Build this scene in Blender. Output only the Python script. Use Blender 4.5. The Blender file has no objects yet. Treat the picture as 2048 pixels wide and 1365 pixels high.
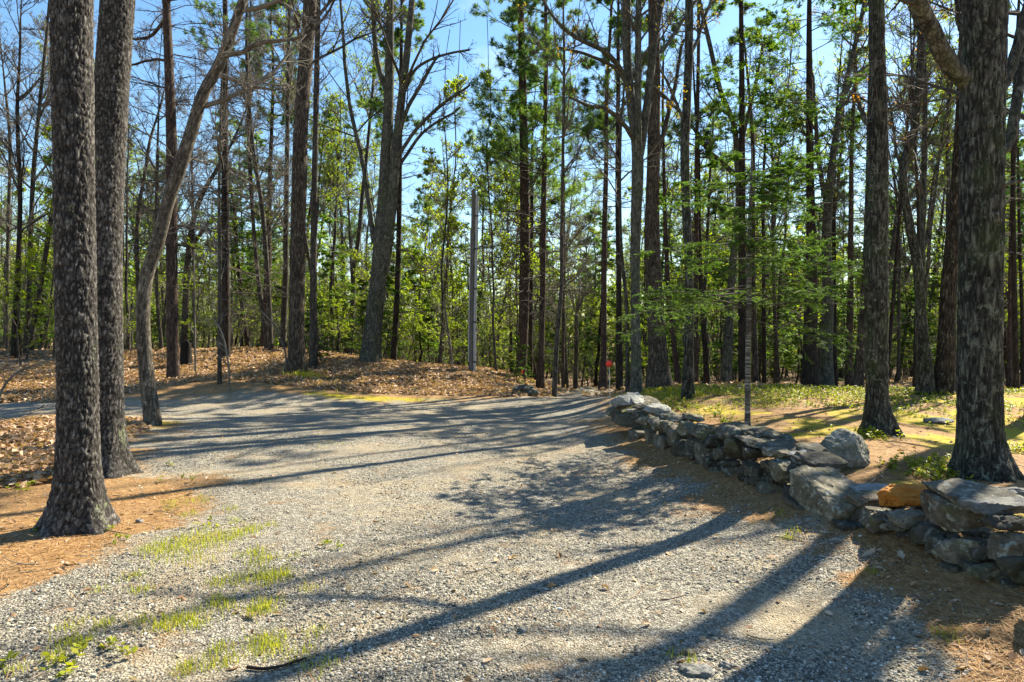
import bpy, math, random
import numpy as np
from math import radians, sin, cos, pi

F = 1365.0            # focal length of the photograph in its own pixels (2048 wide)
EYE = 1.6
SC = bpy.context.scene
COL = SC.collection
rng = np.random.default_rng(11)

# ------------------------------------------------------------------ helpers
def nrm(v):
    return v / np.maximum(np.linalg.norm(v, axis=-1, keepdims=True), 1e-9)

def _hash(ix, iy, iz, seed):
    h = (ix.astype(np.int64) * 374761393 + iy.astype(np.int64) * 668265263 + iz.astype(np.int64) * 2147483647 + seed * 1274126177) & 0xFFFFFFFF
    h = ((h ^ (h >> 13)) * 1274126177) & 0xFFFFFFFF
    h = (h ^ (h >> 16)) & 0xFFFFFFFF
    return h.astype(np.float64) / 4294967295.0

def vnoise(p, seed=0):
    p = np.asarray(p, float)
    i = np.floor(p).astype(np.int64); f = p - i; f = f * f * (3 - 2 * f)
    r = 0
    for dx in (0, 1):
        wx = f[:, 0] if dx else 1 - f[:, 0]
        for dy in (0, 1):
            wy = f[:, 1] if dy else 1 - f[:, 1]
            for dz in (0, 1):
                wz = f[:, 2] if dz else 1 - f[:, 2]
                r = r + wx * wy * wz * _hash(i[:, 0] + dx, i[:, 1] + dy, i[:, 2] + dz, seed)
    return r

def fbm(p, octv=4, seed=0):
    a, s, t = 1.0, 0.0, 0.0
    p = np.asarray(p, float)
    for k in range(octv):
        s = s + a * vnoise(p * (2 ** k) + 17.3 * k, seed + k); t += a; a *= 0.5
    return s / t

class MB:
    """collects vertices and faces, then makes ONE mesh"""
    def __init__(s):
        s.v, s.f3, s.f4, s.m3, s.m4, s.n = [], [], [], [], [], 0
    def add(s, v, f, mat=0):
        v = np.asarray(v, np.float32).reshape(-1, 3); f = np.asarray(f, np.int32)
        if len(f) == 0: return
        if f.shape[1] == 3: s.f3.append(f + s.n); s.m3.append(np.full(len(f), mat, np.int32))
        else: s.f4.append(f + s.n); s.m4.append(np.full(len(f), mat, np.int32))
        s.v.append(v); s.n += len(v)
    def mesh(s, name, mats, smooth=True):
        me = bpy.data.meshes.new(name)
        v = np.concatenate(s.v) if s.v else np.zeros((0, 3), np.float32)
        f4 = np.concatenate(s.f4) if s.f4 else np.zeros((0, 4), np.int32)
        f3 = np.concatenate(s.f3) if s.f3 else np.zeros((0, 3), np.int32)
        mi = np.concatenate(s.m4 + s.m3) if (s.m4 or s.m3) else np.zeros(0, np.int32)
        me.vertices.add(len(v)); me.vertices.foreach_set('co', v.ravel())
        me.loops.add(f4.size + f3.size); me.polygons.add(len(f4) + len(f3))
        me.loops.foreach_set('vertex_index', np.concatenate([f4.ravel(), f3.ravel()]).astype(np.int32))
        st = np.concatenate([np.arange(len(f4)) * 4, f4.size + np.arange(len(f3)) * 3]).astype(np.int32)
        me.polygons.foreach_set('loop_start', st)
        me.polygons.foreach_set('material_index', mi)
        me.polygons.foreach_set('use_smooth', np.full(len(st), bool(smooth)))
        for m in (mats if isinstance(mats, (list, tuple)) else [mats]): me.materials.append(m)
        me.update(calc_edges=True)
        return me

def link(name, me, parent=None, loc=None):
    o = bpy.data.objects.new(name, me); COL.objects.link(o)
    if parent is not None: o.parent = parent
    if loc is not None: o.location = loc
    return o

def tag(o, label=None, cat=None, group=None, kind=None):
    if label: o['label'] = label
    if cat: o['category'] = cat
    if group: o['group'] = group
    if kind: o['kind'] = kind
    return o

def thing(name, label, cat, loc, group=None):
    o = bpy.data.objects.new(name, None); COL.objects.link(o); o.location = loc
    o.empty_display_size = 0.2
    return tag(o, label, cat, group)

def copy_tree(o, parent=None):
    c = o.copy(); COL.objects.link(c); c.parent = parent
    for ch in list(o.children): copy_tree(ch, c)
    return c

def tubes(mb, P, R, k=4, mat=0, cap=False):
    """P (B,n,3) R (B,n): B tubes of n rings with k sides"""
    P = np.asarray(P, float); R = np.asarray(R, float)
    B, n, _ = P.shape
    if B == 0: return
    T = np.gradient(P, axis=1) if n > 2 else np.repeat((P[:, 1:] - P[:, :1]), 2, axis=1)
    T = nrm(T)
    ref = np.where(np.abs(T[:, :1, 2:3]) > 0.8, np.array([1.0, 0.2, 0]), np.array([0, 0.1, 1.0]))
    U = nrm(np.cross(np.broadcast_to(ref, T.shape), T)); W = np.cross(T, U)
    a = np.arange(k) * 2 * pi / k
    V = P[:, :, None, :] + R[:, :, None, None] * (np.cos(a)[None, None, :, None] * U[:, :, None, :] + np.sin(a)[None, None, :, None] * W[:, :, None, :])
    V = V.reshape(-1, 3)
    b = (np.arange(B) * n * k)[:, None, None]; i = (np.arange(n - 1) * k)[None, :, None]; j = np.arange(k)[None, None, :]; j2 = (j + 1) % k
    f = np.stack([b + i + j, b + i + j2, b + i + k + j2, b + i + k + j], -1).reshape(-1, 4)
    mb.add(V, f, mat)

def at(P, b, t):
    n = P.shape[1]; x = np.clip(t, 0, 0.9999) * (n - 1); i = x.astype(int); f = (x - i)[:, None]
    p0, p1 = P[b, i], P[b, i + 1]
    return p0 * (1 - f) + p1 * f, nrm(p1 - p0), i, f[:, 0]

def curve(p, d, L, n, up, jit, g):
    """B curved polylines of n points from p along d"""
    B = len(p); out = np.zeros((B, n, 3)); out[:, 0] = p
    L = np.asarray(L).reshape(-1, 1) / (n - 1)
    for k in range(1, n):
        d = nrm(d + np.array([0, 0, 1.0]) * np.asarray(up).reshape(-1, 1) / (n - 1) + g.normal(0, jit, (B, 3)))
        out[:, k] = out[:, k - 1] + d * L
    return out

def grow(P, R, cnt, tr, ang, L, n, up, jit, g, rf=0.55, rmin=0.003, rabs=None, flat=0.0):
    B = len(P)
    if B == 0: return np.zeros((0, n, 3)), np.zeros((0, n))
    b = np.repeat(np.arange(B), cnt); N = len(b)
    t = g.uniform(tr[0], tr[1], N)
    p, T, i, f = at(P, b, t)
    ref = nrm(g.normal(0, 1, (N, 3)) * np.array([1, 1, 1 - flat]))
    s = nrm(ref - T * np.sum(ref * T, -1, keepdims=True))
    a = np.radians(g.uniform(ang[0], ang[1], N))[:, None]
    d = nrm(T * np.cos(a) + s * np.sin(a))
    plen = np.linalg.norm(P[:, -1] - P[:, 0], axis=-1)[b]
    ln = g.uniform(L[0], L[1], N) * plen * (1.05 - 0.6 * t)
    Q = curve(p, d, ln, n, up, jit, g)
    r0 = np.maximum(R[b, i] * rf, rmin) if rabs is None else g.uniform(rabs[0], rabs[1], N)
    RR = r0[:, None] * np.linspace(1, 0.35, n)[None, :]
    return Q, RR

def leaves(mb, P, m, L, w, g, mat=1, flat=True, spread=(35, 75), t0=0.1, droop=0.0):
    """diamond-shaped leaf cards along twigs P; flat = they lie in horizontal sprays"""
    B = len(P)
    if B == 0: return
    b = np.repeat(np.arange(B), m); N = len(b)
    t = g.uniform(t0, 1.0, N); p, T, _, _ = at(P, b, t)
    if flat:
        up = nrm(np.array([0, 0, 1.0]) + g.normal(0, 0.28, (N, 3)))
        s = nrm(np.cross(T, up)) * np.where(g.random(N) < 0.5, 1, -1)[:, None]
    else:
        r = g.normal(0, 1, (N, 3)); s = nrm(r - T * np.sum(r * T, -1, keepdims=True)); up = nrm(g.normal(0, 1, (N, 3)))
    a = np.radians(g.uniform(spread[0], spread[1], N))[:, None]
    d = nrm(T * np.cos(a) + s * np.sin(a) + np.array([0, 0, -droop]))
    side = nrm(np.cross(d, up))
    ln = g.uniform(L[0], L[1], N)[:, None]; ww = g.uniform(w[0], w[1], N)[:, None] * 0.5
    mid = p + d * ln * 0.45
    V = np.stack([p, mid + side * ww, p + d * ln, mid - side * ww], 1).reshape(-1, 3)
    mb.add(V, np.arange(N * 4).reshape(-1, 4), mat)

# ------------------------------------------------------------------ materials
class NT:
    def __init__(s, name):
        s.m = bpy.data.materials.new(name); s.m.use_nodes = True
        s.t = s.m.node_tree; s.n = s.t.nodes; s.n.clear()
        s.out = s.n.new('ShaderNodeOutputMaterial')
    def new(s, ty, **kw):
        nd = s.n.new(ty)
        for k, v in kw.items():
            if k.startswith('_'): setattr(nd, k[1:], v)
            else: s.set(nd, k.replace('__', ' '), v)
        return nd
    def set(s, nd, key, v):
        sock = nd.inputs[int(key[1:])] if (key[0] == 'i' and key[1:].isdigit()) else nd.inputs[key]
        if hasattr(v, 'is_linked') or isinstance(v, bpy.types.NodeSocket): s.t.links.new(v, sock)
        else: sock.default_value = v
    def ramp(s, fac, stops, interp='LINEAR'):
        r = s.n.new('ShaderNodeValToRGB'); r.color_ramp.interpolation = interp
        e = r.color_ramp.elements
        while len(e) < len(stops): e.new(0.5)
        for q, (p, c) in zip(e, stops):
            q.position = p; q.color = (c[0], c[1], c[2], 1) if not isinstance(c, (int, float)) else (c, c, c, 1)
        s.t.links.new(fac, r.inputs[0]); return r.outputs[0]
    def mix(s, fac, a, b, bt='MIX'):
        m = s.n.new('ShaderNodeMix'); m.data_type = 'RGBA'; m.blend_type = bt; m.clamp_factor = True
        for sock, v in ((m.inputs[0], fac), (m.inputs[6], a), (m.inputs[7], b)):
            if isinstance(v, bpy.types.NodeSocket): s.t.links.new(v, sock)
            elif isinstance(v, (int, float)): sock.default_value = v
            else: sock.default_value = (v[0], v[1], v[2], 1)
        return m.outputs[2]
    def math(s, op, a, b=0.0, c=0.0, clamp=False):
        m = s.n.new('ShaderNodeMath'); m.operation = op; m.use_clamp = clamp
        for sock, v in zip(m.inputs, (a, b, c)):
            if isinstance(v, bpy.types.NodeSocket): s.t.links.new(v, sock)
            else: sock.default_value = v
        return m.outputs[0]
    def noise(s, vec, scale, detail=4, rough=0.6, dist=0.0):
        n = s.new('ShaderNodeTexNoise', Scale=scale, Detail=detail, Roughness=rough, Distortion=dist)
        if vec is not None: s.t.links.new(vec, n.inputs['Vector'])
        return n.outputs[0]
    def voro(s, vec, scale, feature='F1', out='Distance'):
        n = s.new('ShaderNodeTexVoronoi', _feature=feature, Scale=scale)
        if vec is not None: s.t.links.new(vec, n.inputs['Vector'])
        return n.outputs[out]
    def coords(s, scale=(1, 1, 1), objrand=True):
        tc = s.n.new('ShaderNodeTexCoord'); mp = s.n.new('ShaderNodeMapping')
        s.t.links.new(tc.outputs['Object'], mp.inputs[0]); mp.inputs['Scale'].default_value = scale
        if objrand:
            oi = s.n.new('ShaderNodeObjectInfo')
            v = s.n.new('ShaderNodeVectorMath'); v.operation = 'SCALE'; v.inputs[0].default_value = (37, 91, 53)
            s.t.links.new(oi.outputs['Random'], v.inputs['Scale'])
            s.t.links.new(v.outputs[0], mp.inputs['Location'])
        return mp.outputs[0]
    def bump(s, h, strength, dist, normal=None):
        b = s.new('ShaderNodeBump', Strength=strength, Distance=dist, Height=h)
        if normal is not None: s.t.links.new(normal, b.inputs['Normal'])
        return b.outputs[0]
    def surf(s, col, rough=0.85, normal=None, spec=0.3):
        p = s.new('ShaderNodeBsdfPrincipled')
        s.set(p, 'Base Color', col if isinstance(col, bpy.types.NodeSocket) else (*col, 1)); s.set(p, 'Roughness', rough)
        s.set(p, 'Specular IOR Level', spec)
        if normal is not None: s.t.links.new(normal, p.inputs['Normal'])
        s.t.links.new(p.outputs[0], s.out.inputs[0]); return p

def m_bark(name, dark, mid, light, zs=0.22, sc=30, lichen=0.0, lich_col=(0.30, 0.33, 0.20), lich_scale=7, blotch=0.0, bump=0.9, bd=0.012, moss=0.0):
    t = NT(name); v = t.coords((1, 1, zs)); vi = t.coords((1, 1, 0.8))
    n1 = t.noise(v, sc, 6, 0.65, 0.9)
    n2 = t.noise(vi, 3.0, 3, 0.6)
    dv = t.new('ShaderNodeTexNoise', Scale=sc * .5, Detail=3.0, Roughness=.7); t.t.links.new(v, dv.inputs['Vector'])
    va = t.n.new('ShaderNodeVectorMath'); va.operation = 'MULTIPLY_ADD'; t.t.links.new(dv.outputs['Color'], va.inputs[0]); va.inputs[1].default_value = (1.6 / sc,) * 3; t.t.links.new(v, va.inputs[2])
    vo = t.voro(va.outputs[0], sc * 0.75, 'DISTANCE_TO_EDGE')
    n0 = t.noise(v, sc * 2.6, 5, 0.7, 0.4)
    fis = t.math('MULTIPLY', t.math('ADD', t.math('MULTIPLY', t.math('MINIMUM', t.math('MULTIPLY', vo, 4.0), 1.0), 0.22), 0.78), t.math('ADD', t.math('MULTIPLY', n1, 0.5), t.math('MULTIPLY', n0, 0.5)))
    c = t.ramp(fis, [(0.30, dark), (0.46, mid), (0.64, light)])
    c = t.mix(t.ramp(n2, [(0.3, 0.0), (0.7, 1.0)]), t.mix(0.45, c, (0.0, 0.0, 0.0)), c)
    fa = t.n.new('ShaderNodeAttribute'); fa.attribute_name = 'furrow'; c = t.mix(t.math('MULTIPLY', fa.outputs['Fac'], 0.85), c, (dark[0] * .5, dark[1] * .5, dark[2] * .5))
    if blotch:
        nb = t.noise(vi, 5.5, 4, 0.7, 0.6)
        c = t.mix(t.ramp(nb, [(0.53, 0.0), (0.6, blotch)]), c, (0.012, 0.011, 0.009))
    if moss:
        nm = t.noise(vi, 2.4, 4, 0.7)
        c = t.mix(t.ramp(nm, [(0.5, 0.0), (0.66, moss)]), c, (0.05, 0.075, 0.018))
    if lichen:
        nl = t.noise(vi, lich_scale, 6, 0.7, 0.3); nf = t.noise(vi, 45, 5, 0.75)
        lm = t.ramp(t.math('ADD', nl, t.math('MULTIPLY', t.math('SUBTRACT', nf, 0.5), 0.55)), [(0.62 - 0.1 * lichen, 0.0), (0.72 - 0.1 * lichen, 0.8)])
        c = t.mix(lm, c, lich_col)
    h = t.math('ADD', fis, t.math('MULTIPLY', t.noise(vi, 90, 3, 0.7), 0.25))
    t.surf(c, 0.9, t.bump(h, bump, bd), 0.2)
    return t.m

def m_leaf(name, c1, c2, c3, trans=0.5, rough=0.6):
    t = NT(name)
    g = t.n.new('ShaderNodeNewGeometry'); oi = t.n.new('ShaderNodeObjectInfo')
    f = t.math('ADD', t.math('MULTIPLY', g.outputs['Random Per Island'], 0.75), t.math('MULTIPLY', oi.outputs['Random'], 0.25))
    c = t.ramp(f, [(0.0, c1), (0.5, c2), (1.0, c3)])
    d = t.new('ShaderNodeBsdfPrincipled', Roughness=rough); t.t.links.new(c, d.inputs['Base Color']); d.inputs['Specular IOR Level'].default_value = 0.25
    tr = t.new('ShaderNodeBsdfTranslucent')
    t.t.links.new(t.mix(1.0, c, (1.7, 1.75, 0.7), 'MULTIPLY'), tr.inputs[0])
    mx = t.new('ShaderNodeMixShader', Fac=trans)
    t.t.links.new(d.outputs[0], mx.inputs[1]); t.t.links.new(tr.outputs[0], mx.inputs[2])
    t.t.links.new(mx.outputs[0], t.out.inputs[0])
    return t.m

M = {}
M['pine'] = m_bark('pine bark', (0.014, 0.011, 0.010), (0.11, 0.098, 0.088), (0.42, 0.395, 0.36), zs=0.4, sc=30, lichen=-0.1, lich_col=(0.24, 0.27, 0.15), lich_scale=3.6, bump=1.0, bd=0.016)
M['redpine'] = m_bark('reddish pine bark', (0.012, 0.008, 0.006), (0.070, 0.046, 0.035), (0.20, 0.145, 0.115), zs=0.25, sc=22, bump=1.0, bd=0.015)
M['oak'] = m_bark('oak bark', (0.009, 0.007, 0.005), (0.068, 0.050, 0.036), (0.28, 0.23, 0.17), zs=0.16, sc=26, lichen=0.25, lich_col=(0.20, 0.21, 0.15), lich_scale=12, bump=1.0, bd=0.018)
M['maple'] = m_bark('lichened maple bark', (0.010, 0.009, 0.007), (0.088, 0.083, 0.066), (0.28, 0.27, 0.225), zs=0.18, sc=26, lichen=0.6, lich_col=(0.15, 0.16, 0.12), lich_scale=12, blotch=0.85, bump=0.8, bd=0.012, moss=0.3)
M['greymaple'] = m_bark('grey maple bark', (0.014, 0.012, 0.009), (0.095, 0.090, 0.070), (0.24, 0.23, 0.185), zs=0.2, sc=24, lichen=0.5, lich_col=(0.21, 0.22, 0.16), lich_scale=13, blotch=0.5, bump=0.7, bd=0.01, moss=0.4)
M['beech'] = m_bark('smooth grey bark', (0.04, 0.033, 0.025), (0.16, 0.135, 0.105), (0.30, 0.26, 0.21), zs=0.5, sc=14, lichen=0.3, lich_col=(0.33, 0.33, 0.26), lich_scale=14, bump=0.35, bd=0.006)
M['slim'] = m_bark('slim grey bark', (0.016, 0.013, 0.010), (0.075, 0.064, 0.049), (0.18, 0.16, 0.125), zs=0.3, sc=16, bump=0.5, bd=0.008)
M['hem'] = m_bark('hemlock bark', (0.007, 0.005, 0.004), (0.036, 0.027, 0.020), (0.10, 0.078, 0.060), zs=0.2, sc=20, bump=0.9, bd=0.014)
# young hemlock stem with pale rings
t = NT('young hemlock bark'); v = t.coords((1, 1, 1)); vz = t.coords((0.6, 0.6, 5))
c = t.ramp(t.noise(vz, 9, 3, 0.7), [(0.42, (0.05, 0.042, 0.034)), (0.55, (0.13, 0.12, 0.10)), (0.66, (0.34, 0.33, 0.29))])
t.surf(c, 0.85, t.bump(t.noise(v, 60, 4), 0.5, 0.004)); M['young'] = t.m
# twigs
t = NT('twig bark'); v = t.coords((1, 1, 1)); c = t.ramp(t.noise(v, 2.2, 3), [(0.35, (0.035, 0.028, 0.022)), (0.65, (0.10, 0.085, 0.068))]); t.surf(c, 0.9); M['twig'] = t.m
t = NT('pale twig bark'); v = t.coords((1, 1, 1)); c = t.ramp(t.noise(v, 2.2, 3), [(0.35, (0.09, 0.078, 0.062)), (0.65, (0.20, 0.18, 0.15))]); t.surf(c, 0.9); M['paletwig'] = t.m
M['needle'] = m_leaf('hemlock needles', (0.040, 0.095, 0.022), (0.085, 0.165, 0.024), (0.17, 0.25, 0.026), 0.6)
M['pineneedle'] = m_leaf('white pine needles', (0.030, 0.075, 0.045), (0.065, 0.125, 0.040), (0.16, 0.22, 0.030), 0.55)
M['spring'] = m_leaf('young spring leaves', (0.13, 0.20, 0.014), (0.22, 0.29, 0.018), (0.32, 0.34, 0.018), 0.6)
M['bud'] = m_leaf('opening yellow leaves', (0.22, 0.17, 0.012), (0.28, 0.22, 0.015), (0.32, 0.17, 0.02), 0.5)
M['amber'] = m_leaf('opening amber leaves', (0.33, 0.12, 0.010), (0.38, 0.17, 0.012), (0.40, 0.24, 0.02), 0.5)
M['cover'] = m_leaf('ground cover leaves', (0.11, 0.15, 0.012), (0.22, 0.25, 0.014), (0.36, 0.34, 0.018), 0.45, 0.5)
M['grass'] = m_leaf('grass blades', (0.12, 0.18, 0.015), (0.27, 0.29, 0.02), (0.42, 0.36, 0.09), 0.45)
M['litter'] = m_leaf('dry brown leaves', (0.15, 0.080, 0.042), (0.38, 0.235, 0.135), (0.66, 0.49, 0.34), 0.15, 0.7)
M['fallneedle'] = m_leaf('fallen pine needles', (0.16, 0.07, 0.025), (0.32, 0.17, 0.065), (0.5, 0.33, 0.16), 0.1, 0.7)
M['oakleaf'] = m_leaf('pale dry oak leaf', (0.30, 0.22, 0.15), (0.36, 0.28, 0.2), (0.40, 0.33, 0.25), 0.15, 0.6)

# stone
def m_stone(name, a, b, c3, lich=(0.29, 0.30, 0.255), moss=0.5, rust=0.0):
    t = NT(name); v = t.coords((1, 1, 1))
    n = t.noise(v, 9, 6, 0.65); n2 = t.noise(v, 45, 5, 0.7); n3 = t.noise(v, 3.2, 3, 0.6, 0.5)
    col = t.ramp(n, [(0.3, a), (0.52, b), (0.72, c3)])
    col = t.mix(t.ramp(n2, [(0.35, 0.7), (0.6, 0.0)]), col, t.mix(0.6, col, (0.01, 0.01, 0.008)))
    nl = t.noise(v, 16, 4, 0.65, 0.4)
    col = t.mix(t.ramp(nl, [(0.56, 0.0), (0.62, 0.75)]), col, lich)
    if moss: col = t.mix(t.ramp(n3, [(0.52, 0.0), (0.66, moss)]), col, (0.085, 0.085, 0.03))
    if rust: col = t.mix(t.ramp(n3, [(0.3, rust), (0.7, rust * 0.6)]), col, (0.36, 0.14, 0.02))
    oi = t.n.new('ShaderNodeObjectInfo'); col = t.mix(t.math('MULTIPLY', t.math('LESS_THAN', oi.outputs['Random'], 0.5), t.math('MULTIPLY', t.math('SUBTRACT', 0.5, oi.outputs['Random']), 1.25)), col, (0.035, 0.032, 0.026)); col = t.mix(t.ramp(oi.outputs['Random'], [(0.6, 0.0), (1.0, 0.45)]), col, t.mix(1.0, col, (1.5, 1.42, 1.25), 'MULTIPLY'))
    h = t.math('ADD', t.math('MULTIPLY', n, 1.0), t.math('MULTIPLY', n2, 0.4))
    t.surf(col, 0.85, t.bump(h, 0.9, 0.02), 0.3)
    return t.m
M['stone'] = m_stone('grey field stone', (0.058, 0.050, 0.034), (0.14, 0.122, 0.088), (0.27, 0.245, 0.19))
M['stoneb'] = m_stone('brown field stone', (0.05, 0.04, 0.027), (0.11, 0.09, 0.062), (0.19, 0.16, 0.125), moss=0.65)
M['stonel'] = m_stone('pale lichened stone', (0.15, 0.15, 0.14), (0.27, 0.27, 0.26), (0.42, 0.42, 0.40), moss=0.2)
M['stoned'] = m_stone('dark mossy stone', (0.032, 0.028, 0.020), (0.075, 0.065, 0.046), (0.145, 0.13, 0.10), lich=(0.2, 0.23, 0.2), moss=0.6)
M['stoner'] = m_stone('rusty orange stone', (0.25, 0.10, 0.02), (0.36, 0.15, 0.025), (0.45, 0.22, 0.05), lich=(0.42, 0.22, 0.06), moss=0.0, rust=0.6)
M['stonem'] = m_stone('boulder with golden moss', (0.12, 0.115, 0.09), (0.22, 0.21, 0.17), (0.34, 0.33, 0.29), moss=0.9)

def m_plain(name, col, rough=0.5, spec=0.4, metal=0, vary=0.12, sc=20, bumpy=0.15):
    t = NT(name); v = t.coords((1, 1, 0.3)); n = t.noise(v, sc, 5, 0.7)
    c = t.mix(t.ramp(n, [(0.3, vary), (0.6, 0.0)]), col, (col[0] * 0.35, col[1] * 0.33, col[2] * 0.3))
    p = t.surf(c, rough, t.bump(n, bumpy, 0.003), spec); p.inputs['Metallic'].default_value = metal
    return t.m
M['polewood'] = m_plain('weathered grey pole', (0.13, 0.12, 0.105), 0.9, 0.2, 0, 0.7, 18, 0.6)
M['conduit'] = m_plain('grey plastic conduit', (0.33, 0.335, 0.33), 0.5, 0.4, 0, 0.3)
M['strap'] = m_plain('dark steel strap', (0.05, 0.05, 0.05), 0.5, 0.4)
M['red'] = m_plain('red reflector', (0.75, 0.02, 0.015), 0.25, 0.5, 0, 0.1)
M['darkred'] = m_plain('dark red reflector back', (0.12, 0.012, 0.01), 0.5, 0.3)
M['stake'] = m_plain('white fibreglass stake', (0.7, 0.7, 0.66), 0.5, 0.3)
M['char'] = m_plain('blackened stump wood', (0.012, 0.011, 0.010), 0.9, 0.15, 0, 0.6, 9, 1.0)
M['deadwood'] = m_plain('weathered dead wood', (0.19, 0.155, 0.12), 0.9, 0.15, 0, 0.7, 14, 0.7)
M['darkwood'] = m_plain('dark fallen stick', (0.03, 0.022, 0.017), 0.9, 0.15, 0, 0.5, 14, 0.7)
# gravel pebbles
t = NT('gravel stones'); g = t.n.new('ShaderNodeNewGeometry')
c = t.ramp(g.outputs['Random Per Island'], [(0.0, (0.04, 0.037, 0.030)), (0.35, (0.13, 0.119, 0.095)), (0.65, (0.25, 0.228, 0.18)), (0.85, (0.36, 0.31, 0.215)), (0.95, (0.46, 0.43, 0.36)), (1.0, (0.66, 0.63, 0.57))])
t.surf(c, 0.75, None, 0.35); M['gravel'] = t.m
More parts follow.
